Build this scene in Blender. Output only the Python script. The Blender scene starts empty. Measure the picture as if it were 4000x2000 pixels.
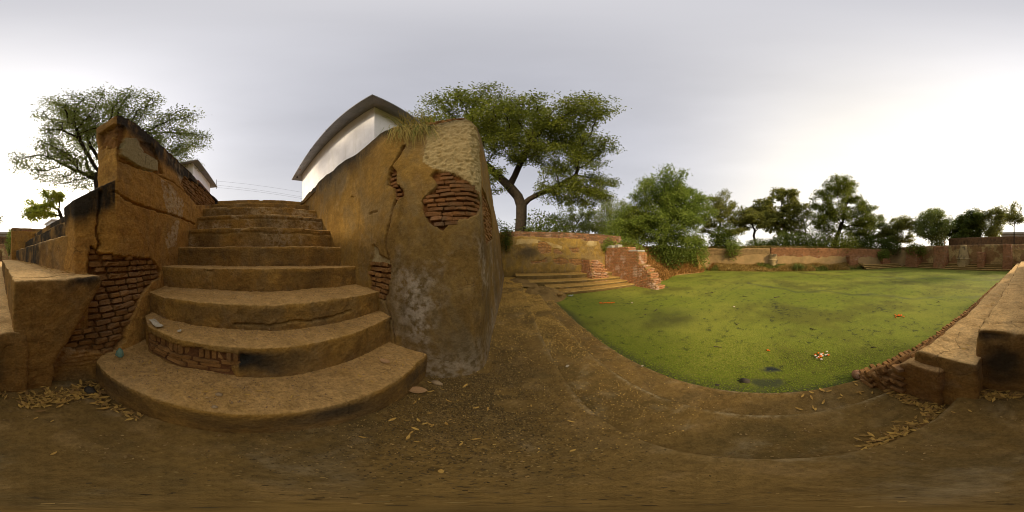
import bpy, bmesh, math, random
import numpy as np
from mathutils import Vector, Matrix
from mathutils.bvhtree import BVHTree

random.seed(7)
RNG = np.random.default_rng(11)
SC = bpy.context.scene
COL = SC.collection
R = math.radians

# ------------------------------------------------------------------ camera (full-sphere panorama, like the photograph)
CAM_H = 1.3
cam_d = bpy.data.cameras.new('camera')
cam_d.type = 'PANO'
cam_d.panorama_type = 'EQUIRECTANGULAR'
cam_d.clip_start = 0.02
cam_d.clip_end = 3000
cam = bpy.data.objects.new('camera', cam_d)
cam.location = (0, 0, CAM_H)
cam.rotation_euler = (R(90), 0, 0)
COL.objects.link(cam)
SC.camera = cam

# ------------------------------------------------------------------ sky, sun, exposure
SUN_AZ, SUN_EL = R(-157), R(28)
sun_dir = Vector((math.sin(SUN_AZ) * math.cos(SUN_EL), math.cos(SUN_AZ) * math.cos(SUN_EL), math.sin(SUN_EL)))
world = bpy.data.worlds.new('World')
SC.world = world
world.use_nodes = True
wt = world.node_tree
wt.nodes.clear()


def build_world():
    n, l = wt.nodes, wt.links
    out = n.new('ShaderNodeOutputWorld')
    bg = n.new('ShaderNodeBackground')
    bg.inputs['Strength'].default_value = 0.1
    sky = n.new('ShaderNodeTexSky')
    sky.sky_type = 'NISHITA'
    sky.sun_disc = False
    sky.sun_elevation = SUN_EL
    sky.sun_rotation = SUN_AZ
    sky.dust_density = 4.0
    sky.air_density = 1.2
    tc = n.new('ShaderNodeTexCoord')

    def math_(op, a, b=None, clamp=False):
        m = n.new('ShaderNodeMath')
        m.operation = op
        m.use_clamp = clamp
        for i, v in enumerate((a, b)):
            if v is None:
                continue
            if isinstance(v, (int, float)):
                m.inputs[i].default_value = v
            else:
                l.new(v, m.inputs[i])
        return m.outputs[0]

    def mix(f, a, b):
        m = n.new('ShaderNodeMix')
        m.data_type = 'RGBA'
        for i, v in ((0, f), (6, a), (7, b)):
            if isinstance(v, (int, float)):
                m.inputs[i].default_value = v
            elif isinstance(v, tuple):
                m.inputs[i].default_value = v + (1,)
            else:
                l.new(v, m.inputs[i])
        return m.outputs[2]
    sep = n.new('ShaderNodeSeparateXYZ')
    l.new(tc.outputs['Generated'], sep.inputs[0])
    up = math_('MAXIMUM', sep.outputs[2], 0.0)
    hor = math_('POWER', math_('SUBTRACT', 1.0, up, True), 2.4)       # 1 at the horizon
    dot = n.new('ShaderNodeVectorMath')
    dot.operation = 'DOT_PRODUCT'
    l.new(tc.outputs['Generated'], dot.inputs[0])
    dot.inputs[1].default_value = sun_dir
    d01 = math_('MULTIPLY_ADD', dot.outputs['Value'], 0.5)
    d01.node.inputs[2].default_value = 0.5
    glow = math_('POWER', d01, 2.2)
    tight = math_('POWER', d01, 60.0)
    # thin high overcast with soft streaks
    mp = n.new('ShaderNodeMapping')
    mp.inputs['Scale'].default_value = (1.2, 1.0, 4.0)
    l.new(tc.outputs['Generated'], mp.inputs[0])
    nz = n.new('ShaderNodeTexNoise')
    nz.inputs['Scale'].default_value = 1.3
    nz.inputs['Detail'].default_value = 5
    nz.inputs['Roughness'].default_value = 0.5
    l.new(mp.outputs[0], nz.inputs[0])
    cloud = math_('MULTIPLY_ADD', nz.outputs[0], 1.8)
    cloud.node.inputs[2].default_value = -0.9
    dot2 = n.new('ShaderNodeVectorMath')
    dot2.operation = 'DOT_PRODUCT'
    l.new(tc.outputs['Generated'], dot2.inputs[0])
    dot2.inputs[1].default_value = (math.sin(R(125)) * math.cos(R(14)), math.cos(R(125)) * math.cos(R(14)), math.sin(R(14)))
    e01 = math_('MULTIPLY_ADD', dot2.outputs['Value'], 0.5)
    e01.node.inputs[2].default_value = 0.5
    bank = math_('POWER', e01, 4.5)                                    # bright thin cloud over the pond
    lum = math_('ADD', math_('ADD', 4.25, math_('ADD', math_('MULTIPLY', hor, 3.5), math_('MULTIPLY', bank, 5.6))),
                math_('ADD', math_('MULTIPLY', glow, 1.5), math_('ADD', math_('ADD', math_('MULTIPLY', tight, 12.0), math_('MULTIPLY', math_('POWER', d01, 9.0), 5.5)), cloud)))
    haze_c = mix(math_('ADD', math_('ADD', math_('MULTIPLY', hor, 0.6), math_('MULTIPLY', bank, 0.9)), math_('MULTIPLY', glow, 0.35), True), (0.968, 0.975, 1.09), (1.08, 1.0, 0.86))
    vm = n.new('ShaderNodeVectorMath')
    vm.operation = 'SCALE'
    l.new(haze_c, vm.inputs[0])
    l.new(lum, vm.inputs['Scale'])
    col = mix(0.86, sky.outputs[0], vm.outputs[0])
    l.new(col, bg.inputs['Color'])
    l.new(bg.outputs[0], out.inputs['Surface'])


build_world()
sun_d = bpy.data.lights.new('sun', 'SUN')
sun_d.energy = 3.8
sun_d.angle = R(7)
sun_d.color = (1.0, 0.80, 0.52)
sun = bpy.data.objects.new('sun', sun_d)
sun.rotation_euler = sun_dir.to_track_quat('Z', 'Y').to_euler()
sun.location = (0, 0, 60)
COL.objects.link(sun)
SC.view_settings.view_transform = 'Standard'
SC.view_settings.look = 'None'
SC.view_settings.exposure = 0.33
SC.view_settings.gamma = 1.0
SC.render.engine = 'CYCLES'
try:
    SC.cycles.max_bounces = 6
    SC.cycles.diffuse_bounces = 3
    SC.cycles.glossy_bounces = 2
    SC.cycles.transmission_bounces = 4
    SC.cycles.use_denoising = True
    SC.cycles.filter_width = 1.05
except Exception:
    pass

# ------------------------------------------------------------------ numeric helpers


def _hash(ix, iy, iz):
    h = (ix.astype(np.int64) * 374761393 + iy.astype(np.int64) * 668265263 + iz.astype(np.int64) * 2147483647) & 0xFFFFFFFF
    h = ((h ^ (h >> 13)) * 1274126177) & 0xFFFFFFFF
    h = h ^ (h >> 16)
    return (h & 0xFFFF) / 65535.0


def vnoise(p):
    i = np.floor(p).astype(np.int64)
    f = p - i
    f = f * f * (3 - 2 * f)
    x, y, z = i[:, 0], i[:, 1], i[:, 2]
    r = 0
    for dx in (0, 1):
        wx = f[:, 0] if dx else 1 - f[:, 0]
        for dy in (0, 1):
            wy = f[:, 1] if dy else 1 - f[:, 1]
            for dz in (0, 1):
                wz = f[:, 2] if dz else 1 - f[:, 2]
                r = r + wx * wy * wz * _hash(x + dx, y + dy, z + dz)
    return r


def fbm(p, freq, octs=3, seed=0.0):
    a, s, t = 1.0, 0.0, 0.0
    q = np.asarray(p, float) * freq + seed + 57.3
    for _ in range(octs):
        s = s + a * (vnoise(q) - 0.5)
        t += a * 0.5
        a *= 0.5
        q = q * 2.03 + 11.7
    return s / t                                        # about -1..1


def inside(poly, a, b):
    poly = np.asarray(poly, float)
    res = np.zeros(len(a), bool)
    j = len(poly) - 1
    for i in range(len(poly)):
        xi, yi = poly[i]
        xj, yj = poly[j]
        if yi != yj:
            c = ((yi > b) != (yj > b)) & (a < (xj - xi) * (b - yi) / (yj - yi) + xi)
            res ^= c
        j = i
    return res


def dist_line(pts, a, b):
    d = np.full(len(a), 1e9)
    for (x0, y0), (x1, y1) in zip(pts[:-1], pts[1:]):
        ux, uy = x1 - x0, y1 - y0
        t = np.clip(((a - x0) * ux + (b - y0) * uy) / (ux * ux + uy * uy + 1e-12), 0, 1)
        d = np.minimum(d, np.hypot(a - x0 - t * ux, b - y0 - t * uy))
    return d


def sstep(a, b, x):
    t = np.clip((x - a) / (b - a), 0, 1)
    return t * t * (3 - 2 * t)


def vnormals(v, f):
    n = np.zeros_like(v)
    if f.shape[1] == 4:
        fn = np.cross(v[f[:, 2]] - v[f[:, 0]], v[f[:, 3]] - v[f[:, 1]])
    else:
        fn = np.cross(v[f[:, 1]] - v[f[:, 0]], v[f[:, 2]] - v[f[:, 0]])
    for k in range(f.shape[1]):
        np.add.at(n, f[:, k], fn)
    return n / (np.linalg.norm(n, axis=1, keepdims=True) + 1e-12)


# ------------------------------------------------------------------ object helpers


def new_mesh(name, v, f, smooth=True, attrs=None):
    me = bpy.data.meshes.new(name)
    v = np.asarray(v, np.float32)
    f = np.asarray(f, np.int32)
    k = f.shape[1]
    me.vertices.add(len(v))
    me.vertices.foreach_set('co', v.ravel())
    me.loops.add(f.size)
    me.loops.foreach_set('vertex_index', f.ravel())
    me.polygons.add(len(f))
    me.polygons.foreach_set('loop_start', np.arange(0, f.size, k, dtype=np.int32))
    me.polygons.foreach_set('loop_total', np.full(len(f), k, np.int32))
    if smooth:
        me.polygons.foreach_set('use_smooth', np.ones(len(f), bool))
    for an, av in (attrs or {}).items():
        av = np.asarray(av, np.float32)
        if av.ndim == 1:
            me.attributes.new(an, 'FLOAT', 'POINT').data.foreach_set('value', av)
        else:
            if av.shape[1] == 3:
                av = np.c_[av, np.ones(len(av), np.float32)]
            me.attributes.new(an, 'FLOAT_COLOR', 'POINT').data.foreach_set('color', av.astype(np.float32).ravel())
    me.update(calc_edges=True)
    return me


def set_parent(o, p):
    if p is not None:
        o.parent = p
        o.matrix_parent_inverse = Matrix.LocRotScale(p.location, p.rotation_euler, p.scale).inverted()


def obj(name, me, mat, parent=None):
    o = bpy.data.objects.new(name, me)
    if mat and not me.materials:
        me.materials.append(mat)
    COL.objects.link(o)
    set_parent(o, parent)
    return o


def tag(o, label=None, cat=None, group=None, kind=None):
    if cat and not kind:
        kind = 'thing'
    for k, v in (('label', label), ('category', cat), ('group', group), ('kind', kind)):
        if v:
            o[k] = v
    return o


def thing(name, label, cat, loc=(0, 0, 0), group=None):
    o = bpy.data.objects.new(name, None)
    o.empty_display_size = 0.2
    o.location = loc
    COL.objects.link(o)
    return tag(o, label, cat, group)


def box(x0, x1, y0, y1, z0, z1):
    v = [(x, y, z) for z in (z0, z1) for y in (y0, y1) for x in (x0, x1)]
    f = [(0, 2, 3, 1), (4, 5, 7, 6), (0, 1, 5, 4), (2, 6, 7, 3), (0, 4, 6, 2), (1, 3, 7, 5)]
    return v, f


def prism(bot, top):
    """closed solid between two matching loops of 3-D points"""
    n = len(bot)
    v = list(bot) + list(top)
    f = [tuple(range(n))[::-1], tuple(range(n, 2 * n))]
    f += [(i, (i + 1) % n, n + (i + 1) % n, n + i) for i in range(n)]
    return v, f


def plain(parts, name='part'):
    V, F = [], []
    for v, f in parts:
        b = len(V)
        V += list(v)
        F += [tuple(i + b for i in q) for q in f]
    me = bpy.data.meshes.new(name)
    me.from_pydata([tuple(p) for p in V], [], F)
    me.update()
    bm = bmesh.new()
    bm.from_mesh(me)
    bmesh.ops.recalc_face_normals(bm, faces=bm.faces)
    bm.to_mesh(me)
    bm.free()
    return me


def remesh(parts, voxel, smooth=2):
    """weld solids into one worn body; returns vertices, quads, normals"""
    me = plain(parts, 'tmp')
    o = bpy.data.objects.new('tmp', me)
    COL.objects.link(o)
    m = o.modifiers.new('r', 'REMESH')
    m.mode = 'VOXEL'
    m.voxel_size = voxel
    if smooth:
        s = o.modifiers.new('s', 'SMOOTH')
        s.factor = 0.5
        s.iterations = smooth
    dg = bpy.context.evaluated_depsgraph_get()
    ev = o.evaluated_get(dg)
    em = ev.to_mesh()
    v = np.empty(len(em.vertices) * 3, np.float32)
    em.vertices.foreach_get('co', v)
    v = v.reshape(-1, 3).astype(float)
    f = np.empty(len(em.loops), np.int32)
    em.loops.foreach_get('vertex_index', f)
    f = f.reshape(-1, 4)
    ev.to_mesh_clear()
    bpy.data.objects.remove(o)
    bpy.data.meshes.remove(me)
    return v, f, vnormals(v, f)


def worn(parts, voxel, smooth, a1=0.012, f1=3.0, a2=0.005, f2=14.0, seed=0.0):
    v, f, n = remesh(parts, voxel, smooth)
    d = fbm(v, f1, 3, seed) * a1 + fbm(v, f2, 2, seed + 5) * a2
    return v + n * d[:, None], f, n


def grid_faces(nu, nv):
    i = np.arange(nu * nv).reshape(nv, nu)
    return np.stack([i[:-1, :-1], i[:-1, 1:], i[1:, 1:], i[1:, :-1]], -1).reshape(-1, 4)


def bvh(v, f):
    return BVHTree.FromPolygons([tuple(p) for p in v], [tuple(int(i) for i in q) for q in f])


def tube(pts, rads, sides=6):
    """closed tube through points"""
    pts = [Vector(p) for p in pts]
    V, F = [], []
    for i, p in enumerate(pts):
        t = (pts[min(i + 1, len(pts) - 1)] - pts[max(i - 1, 0)]).normalized()
        a = t.orthogonal().normalized()
        b = t.cross(a)
        for k in range(sides):
            an = 2 * math.pi * k / sides
            V.append(p + (a * math.cos(an) + b * math.sin(an)) * rads[i])
    for i in range(len(pts) - 1):
        for k in range(sides):
            k2 = (k + 1) % sides
            F.append((i * sides + k, i * sides + k2, (i + 1) * sides + k2, (i + 1) * sides + k))
    F.append(tuple(range(sides))[::-1])
    F.append(tuple(range((len(pts) - 1) * sides, len(pts) * sides)))
    return V, F


# ------------------------------------------------------------------ materials
class NB:
    def __init__(self, name):
        self.m = bpy.data.materials.new(name)
        self.m.use_nodes = True
        self.t = self.m.node_tree
        self.n, self.l = self.t.nodes, self.t.links
        self.n.clear()
        self.out = self.n.new('ShaderNodeOutputMaterial')
        self._pos = None

    def put(self, sock, v):
        if isinstance(v, (int, float)):
            sock.default_value = v
        elif isinstance(v, tuple):
            sock.default_value = v + (1,) if len(v) == 3 and sock.type == 'RGBA' else v
        else:
            self.l.new(v, sock)

    def geo(self):
        if not self._pos:
            self._pos = self.n.new('ShaderNodeNewGeometry')
        return self._pos

    def pos(self, scale=None):
        p = self.geo().outputs['Position']
        if scale:
            m = self.n.new('ShaderNodeMapping')
            m.inputs['Scale'].default_value = scale
            self.l.new(p, m.inputs[0])
            p = m.outputs[0]
        return p

    def noise(self, scale, detail=4, rough=0.55, vec=None, dist=0.0):
        t = self.n.new('ShaderNodeTexNoise')
        t.inputs['Scale'].default_value = scale
        t.inputs['Detail'].default_value = detail
        t.inputs['Roughness'].default_value = rough
        t.inputs['Distortion'].default_value = dist
        self.l.new(vec if vec is not None else self.pos(), t.inputs['Vector'])
        return t.outputs[0]

    def voro(self, scale, vec=None, feature='F1'):
        t = self.n.new('ShaderNodeTexVoronoi')
        t.feature = feature
        t.inputs['Scale'].default_value = scale
        self.l.new(vec if vec is not None else self.pos(), t.inputs['Vector'])
        return t

    def step(self, x, a, b, lo=0.0, hi=1.0):
        m = self.n.new('ShaderNodeMapRange')
        m.interpolation_type = 'SMOOTHSTEP'
        self.put(m.inputs[0], x)
        for i, v in enumerate((a, b, lo, hi)):
            m.inputs[i + 1].default_value = v
        return m.outputs[0]

    def math(self, op, a, b=0.0, clamp=False):
        m = self.n.new('ShaderNodeMath')
        m.operation = op
        m.use_clamp = clamp
        self.put(m.inputs[0], a)
        self.put(m.inputs[1], b)
        return m.outputs[0]

    def mix(self, f, a, b, blend='MIX'):
        m = self.n.new('ShaderNodeMix')
        m.data_type = 'RGBA'
        m.blend_type = blend
        m.clamp_factor = True
        self.put(m.inputs[0], f)
        self.put(m.inputs[6], a)
        self.put(m.inputs[7], b)
        return m.outputs[2]

    def gray(self, v):
        c = self.n.new('ShaderNodeCombineColor')
        for i in range(3):
            self.put(c.inputs[i], v)
        return c.outputs[0]

    def attr(self, name):
        a = self.n.new('ShaderNodeAttribute')
        a.attribute_name = name
        return a

    def sepc(self, c):
        s = self.n.new('ShaderNodeSeparateColor')
        self.l.new(c, s.inputs[0])
        return s.outputs

    def finish(self, color, rough=0.92, bump=None, bump_dist=0.01, bump_str=0.7, spec=0.25, transl=0.0, **kw):
        b = self.n.new('ShaderNodeBsdfPrincipled')
        self.put(b.inputs['Base Color'], color)
        self.put(b.inputs['Roughness'], rough)
        self.put(b.inputs['Specular IOR Level'], spec)
        for k, v in kw.items():
            self.put(b.inputs[k], v)
        if bump is not None:
            bp = self.n.new('ShaderNodeBump')
            bp.inputs['Distance'].default_value = bump_dist
            bp.inputs['Strength'].default_value = bump_str
            self.put(bp.inputs['Height'], bump)
            self.l.new(bp.outputs[0], b.inputs['Normal'])
        s = b.outputs[0]
        if transl:
            tr = self.n.new('ShaderNodeBsdfTranslucent')
            self.put(tr.inputs[0], color)
            mx = self.n.new('ShaderNodeMixShader')
            mx.inputs[0].default_value = transl
            self.l.new(s, mx.inputs[1])
            self.l.new(tr.outputs[0], mx.inputs[2])
            s = mx.outputs[0]
        self.l.new(s, self.out.inputs['Surface'])
        return self.m


def masonry(name, c1, c2, c3, mud=(0.20, 0.085, 0.03), white=(0.42, 0.36, 0.29), white_amt=0.0, dust=None, dust_amt=0.6,
            dark=(0.03, 0.026, 0.02), cement=(0.30, 0.25, 0.15), moss=None, bump=0.012, grain=1.0, cracks=0.4, grey=None, grey_amt=0.6):
    b = NB(name)
    n1 = b.noise(0.9, 5, 0.6)
    n2 = b.noise(4.5, 6, 0.62, dist=0.4)
    n3 = b.noise(42, 4, 0.65)
    n4 = b.noise(15, 5, 0.6)
    at = b.attr('mask')
    mR, mG, mB = b.sepc(at.outputs['Color'])[:3]
    ce = b.attr('cement').outputs['Fac']
    col = b.mix(b.step(n1, 0.36, 0.64), c1, c2)
    col = b.mix(b.step(n2, 0.48, 0.66, 0, 0.8), col, c3)
    if grey:
        gf = b.step(b.math('ADD', b.noise(1.5, 7, 0.68, vec=b.pos((1.3, 1.3, 0.8)), dist=0.5), b.math('MULTIPLY', n3, 0.12)), 0.50, 0.68, 0, grey_amt)
        col = b.mix(gf, col, grey)
        sf = b.math('MULTIPLY', b.step(b.noise(3.4, 5, 0.7, vec=b.pos((2.4, 2.4, 0.28))), 0.55, 0.72), 0.45)
        col = b.mix(sf, col, tuple(x * 0.45 for x in c2))
    if dust:
        up = b.n.new('ShaderNodeSeparateXYZ')
        b.l.new(b.geo().outputs['Normal'], up.inputs[0])
        du = b.math('MULTIPLY', b.step(up.outputs[2], 0.45, 0.9), b.step(n2, 0.25, 0.6, dust_amt * 0.45, dust_amt))
        col = b.mix(du, col, dust)
    col = b.mix(mR, col, b.mix(b.step(n4, 0.35, 0.65), mud, tuple(x * 0.75 for x in mud)))
    col = b.mix(ce, col, b.mix(b.step(n4, 0.35, 0.7), cement, tuple(x * 0.72 for x in cement)))
    wf = b.math('MULTIPLY', mB, b.step(n4, 0.36, 0.58))
    if white_amt:
        wf = b.math('MAXIMUM', wf, b.math('MULTIPLY', b.step(b.noise(2.3, 7, 0.66, dist=0.3), 0.53, 0.68), white_amt))
    col = b.mix(wf, col, white)
    if moss:
        col = b.mix(b.math('MULTIPLY', b.step(b.noise(1.7, 5, 0.6), 0.55, 0.7), 0.7), col, moss)
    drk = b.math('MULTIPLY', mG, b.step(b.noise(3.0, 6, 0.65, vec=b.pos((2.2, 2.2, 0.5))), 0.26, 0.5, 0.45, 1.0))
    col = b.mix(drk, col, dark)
    g = b.step(n3, 0.32, 0.68, 1.0 - 0.14 * grain, 1.0 + 0.12 * grain)
    g2 = b.step(n4, 0.28, 0.72, 0.86, 1.12)
    n5 = b.noise(95, 3, 0.6)
    pits = b.step(n5, 0.30, 0.40, 1.0 - 0.25 * grain, 1.0)
    col = b.mix(1.0, col, b.gray(b.math('MULTIPLY', b.math('MULTIPLY', g, g2), pits)), 'MULTIPLY')
    # hairline cracks
    vr = b.voro(2.1, vec=None, feature='DISTANCE_TO_EDGE')
    wv = b.n.new('ShaderNodeMix')
    wv.data_type = 'VECTOR'
    wv.inputs[0].default_value = 0.16
    b.l.new(b.pos(), wv.inputs[4])
    nc = b.n.new('ShaderNodeTexNoise')
    nc.inputs['Scale'].default_value = 3.2
    nc.inputs['Detail'].default_value = 5
    b.l.new(b.pos(), nc.inputs['Vector'])
    b.l.new(nc.outputs[1], wv.inputs[5])
    b.l.new(wv.outputs[1], vr.inputs['Vector'])
    crack = b.math('MULTIPLY', b.step(vr.outputs['Distance'], 0.0, 0.008, 1.0, 0.0), b.step(n1, 0.5, 0.56))
    col = b.mix(b.math('MULTIPLY', crack, cracks), col, (0.02, 0.014, 0.008))
    h = b.math('ADD', b.math('MULTIPLY', n4, 0.9), b.math('ADD', b.math('MULTIPLY', n3, 0.6), b.math('MULTIPLY', n2, 0.8)))
    h = b.math('SUBTRACT', h, b.math('MULTIPLY', crack, 0.8 * cracks))
    return b.finish(col, 0.95, h, bump, 0.8, 0.15)


OCH = (0.265, 0.150, 0.050)
M_wallL = masonry('ochre_plaster_rough', (0.50, 0.265, 0.060), (0.41, 0.21, 0.048), (0.29, 0.14, 0.034), mud=(0.30, 0.14, 0.04),
                  white=(0.52, 0.39, 0.23), dust=(0.36, 0.23, 0.09), cement=(0.42, 0.33, 0.16), bump=0.035, grain=1.25, grey=(0.30, 0.19, 0.075), grey_amt=0.5)
M_wallR = masonry('ochre_plaster_smooth', (0.285, 0.166, 0.038), (0.215, 0.123, 0.03), (0.32, 0.195, 0.052), mud=(0.20, 0.082, 0.024),
                  white=(0.47, 0.38, 0.27), white_amt=0.1, cement=(0.45, 0.345, 0.165), bump=0.016, grain=0.95, cracks=0.25, grey=(0.205, 0.142, 0.062), grey_amt=0.85)
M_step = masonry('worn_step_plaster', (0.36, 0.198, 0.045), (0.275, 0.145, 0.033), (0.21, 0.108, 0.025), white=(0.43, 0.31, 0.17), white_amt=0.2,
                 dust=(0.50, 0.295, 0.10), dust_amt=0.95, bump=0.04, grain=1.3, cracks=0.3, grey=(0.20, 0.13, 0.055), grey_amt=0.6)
M_ghat = masonry('ghat_ledge_plaster', (0.38, 0.21, 0.058), (0.29, 0.158, 0.044), (0.21, 0.11, 0.031), white=(0.46, 0.35, 0.21), white_amt=0.22,
                 dust=(0.66, 0.42, 0.17), dust_amt=0.95, bump=0.03, grain=1.25, grey=(0.21, 0.13, 0.05), grey_amt=0.6)  # top-face dust, with a sunlit glow painted into its colour
M_pave = masonry('old_cement_paving', (0.225, 0.134, 0.036), (0.172, 0.101, 0.027), (0.265, 0.162, 0.054), white=(0.40, 0.30, 0.16), white_amt=0.3,
                 dust=None, bump=0.016, grain=1.25, cracks=0.0, grey=(0.13, 0.085, 0.028), grey_amt=0.7)
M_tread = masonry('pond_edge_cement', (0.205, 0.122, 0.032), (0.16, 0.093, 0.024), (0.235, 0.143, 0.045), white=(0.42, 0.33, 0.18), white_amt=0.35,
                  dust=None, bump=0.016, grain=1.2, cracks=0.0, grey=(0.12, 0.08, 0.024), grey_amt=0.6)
M_nwall = masonry('old_wall_plaster', (0.27, 0.17, 0.037), (0.185, 0.115, 0.028), (0.32, 0.2, 0.05), mud=(0.25, 0.15, 0.07),
                  white=(0.5, 0.4, 0.24), cement=(0.5, 0.39, 0.19), bump=0.03, grain=1.2, grey=(0.20, 0.14, 0.06), grey_amt=0.75)
M_nstep = masonry('pond_step_plaster', (0.15, 0.098, 0.03), (0.12, 0.076, 0.022), (0.095, 0.064, 0.02), dust=(0.50, 0.32, 0.09), dust_amt=0.95, white_amt=0.1, bump=0.02)


def brick_mat(name, c1, c2, c3, white_amt=0.25):
    b = NB(name)
    oi = b.n.new('ShaderNodeObjectInfo')
    col = b.mix(b.step(oi.outputs['Random'], 0.1, 0.9), c1, c2)
    col = b.mix(b.step(b.noise(9, 4), 0.4, 0.7), col, c3)
    if white_amt:
        col = b.mix(b.math('MULTIPLY', b.step(b.noise(1.6, 5, 0.65), 0.5, 0.66), white_amt), col, (0.5, 0.38, 0.28))
    n3 = b.noise(55, 4, 0.65)
    g = b.math('MULTIPLY_ADD', n3, 0.9)
    g.node.inputs[2].default_value = 0.55
    col = b.mix(1.0, col, b.gray(g), 'MULTIPLY')
    return b.finish(col, 0.95, b.math('ADD', n3, b.noise(16, 3)), 0.012, 0.8, 0.15)


M_brick_old = brick_mat('old_thin_brick', (0.33, 0.17, 0.056), (0.25, 0.125, 0.04), (0.18, 0.092, 0.032), 0.12)
M_brick_tower = brick_mat('red_thin_brick', (0.25, 0.115, 0.042), (0.17, 0.078, 0.03), (0.15, 0.083, 0.036), 0.15)
M_brick_red = brick_mat('red_pier_brick', (0.38, 0.17, 0.068), (0.26, 0.11, 0.046), (0.27, 0.165, 0.085), 0.6)


def wall_brick_mat(name, axis, c1, c2, mortar, plaster, plaster_lo, plaster_amt, white_amt):
    """far brick walls: courses too small to pick apart singly"""
    b = NB(name)
    sx = b.n.new('ShaderNodeSeparateXYZ')
    b.l.new(b.pos(), sx.inputs[0])
    cb = b.n.new('ShaderNodeCombineXYZ')
    b.l.new(sx.outputs[axis], cb.inputs[0])
    b.l.new(sx.outputs[2], cb.inputs[1])
    br = b.n.new('ShaderNodeTexBrick')
    b.l.new(cb.outputs[0], br.inputs['Vector'])
    br.inputs['Scale'].default_value = 1.0
    br.inputs['Brick Width'].default_value = 0.24
    br.inputs['Row Height'].default_value = 0.085
    br.inputs['Mortar Size'].default_value = 0.012
    br.inputs['Mortar Smooth'].default_value = 0.3
    br.inputs['Bias'].default_value = -0.1
    br.inputs['Color1'].default_value = c1 + (1,)
    br.inputs['Color2'].default_value = c2 + (1,)
    br.inputs['Mortar'].default_value = mortar + (1,)
    n1 = b.noise(0.45, 6, 0.62)
    n2 = b.noise(3.2, 6, 0.65)
    wf = b.math('MULTIPLY', b.step(b.noise(3.2, 8, 0.78, vec=b.pos((1, 1, 1.6))), 0.55, 0.64), white_amt)
    lowz = b.math('MULTIPLY', b.step(sx.outputs[2], 0.2, 0.6), b.step(sx.outputs[2], 1.7, 1.1))
    col = b.mix(b.math('MULTIPLY', wf, lowz), br.outputs[0], (0.5, 0.42, 0.33))
    col = b.mix(b.step(n2, 0.45, 0.75, 0, 0.7), col, tuple(x * 0.5 for x in c2))
    pl = b.math('MULTIPLY', b.step(b.math('ADD', n1, b.math('MULTIPLY', n2, 0.22)), plaster_lo, plaster_lo + 0.035), plaster_amt)
    col = b.mix(pl, col, b.mix(b.step(n2, 0.4, 0.65), plaster, tuple(x * 0.6 for x in plaster)))
    dk = b.math('MULTIPLY', b.step(sx.outputs[2], 1.7, 2.6), b.step(b.noise(1.5, 6, 0.65, vec=b.pos((1.6, 1.6, 0.8))), 0.42, 0.66, 0, 0.65))
    col = b.mix(dk, col, (0.05, 0.04, 0.028))
    h = b.math('ADD', b.math('MULTIPLY', br.outputs['Fac'], -0.7), n2)
    return b.finish(col, 0.95, h, 0.03, 0.7, 0.1)


M_eastwall = wall_brick_mat('east_wall_brick', 1, (0.34, 0.15, 0.058), (0.24, 0.10, 0.042), (0.28, 0.18, 0.095), (0.26, 0.15, 0.06), 0.70, 0.7, 1.0)
M_eastwall_pl = wall_brick_mat('east_wall_plaster', 1, (0.32, 0.17, 0.07), (0.24, 0.125, 0.055), (0.28, 0.19, 0.10), (0.34, 0.225, 0.095), 0.48, 0.85, 0.2)
M_southwall = wall_brick_mat('south_wall_brick', 0, (0.33, 0.18, 0.065), (0.26, 0.135, 0.05), (0.26, 0.17, 0.085), (0.52, 0.37, 0.15), 0.60, 0.95, 0.2)
M_boundary = wall_brick_mat('boundary_wall_brick', 0, (0.22, 0.12, 0.05), (0.16, 0.085, 0.038), (0.2, 0.13, 0.07), (0.24, 0.15, 0.07), 0.7, 0.6, 0.1)
M_southpier = wall_brick_mat('south_pier_brick', 0, (0.34, 0.15, 0.06), (0.25, 0.105, 0.045), (0.3, 0.2, 0.11), (0.4, 0.28, 0.12), 0.7, 0.5, 0.6)


def simple(name, c1, c2, scale=3.0, rough=0.9, bump=0.0, spec=0.2, **kw):
    b = NB(name)
    n = b.noise(scale, 5, 0.6)
    n2 = b.noise(scale * 9, 4, 0.6)
    g = b.math('MULTIPLY_ADD', n2, 0.5)
    g.node.inputs[2].default_value = 0.75
    col = b.mix(1.0, b.mix(b.step(n, 0.35, 0.65), c1, c2), b.gray(g), 'MULTIPLY')
    return b.finish(col, rough, b.math('ADD', n, n2) if bump else None, bump or 0.01, 0.7, spec, **kw)


def tinted(name, rough=0.75, transl=0.0, spec=0.2):
    b = NB(name)
    return b.finish(b.attr('tint').outputs['Color'], rough, None, spec=spec, transl=transl)


M_leaf = tinted('tree_leaf', 0.6, 0.5, 0.25)
M_grass = tinted('grass_blade', 0.8, 0.3)
M_litter = tinted('leaf_litter', 0.85, 0.1)
M_bark = simple('bark', (0.038, 0.028, 0.018), (0.022, 0.017, 0.012), 6, 0.95, 0.03)
M_dryleaf = simple('dry_leaf', (0.56, 0.34, 0.075), (0.42, 0.23, 0.05), 18, 0.8)
M_brownleaf = simple('brown_dry_leaf', (0.44, 0.26, 0.11), (0.36, 0.2, 0.085), 14, 0.85)
M_stone = simple('pebble_stone', (0.36, 0.25, 0.13), (0.27, 0.18, 0.09), 20, 0.9, 0.004)
M_darkstone = simple('wet_stone', (0.075, 0.06, 0.04), (0.05, 0.04, 0.028), 14, 0.8, 0.01)
M_paper = simple('paper_scrap', (0.52, 0.45, 0.32), (0.40, 0.33, 0.22), 16, 0.9)


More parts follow.
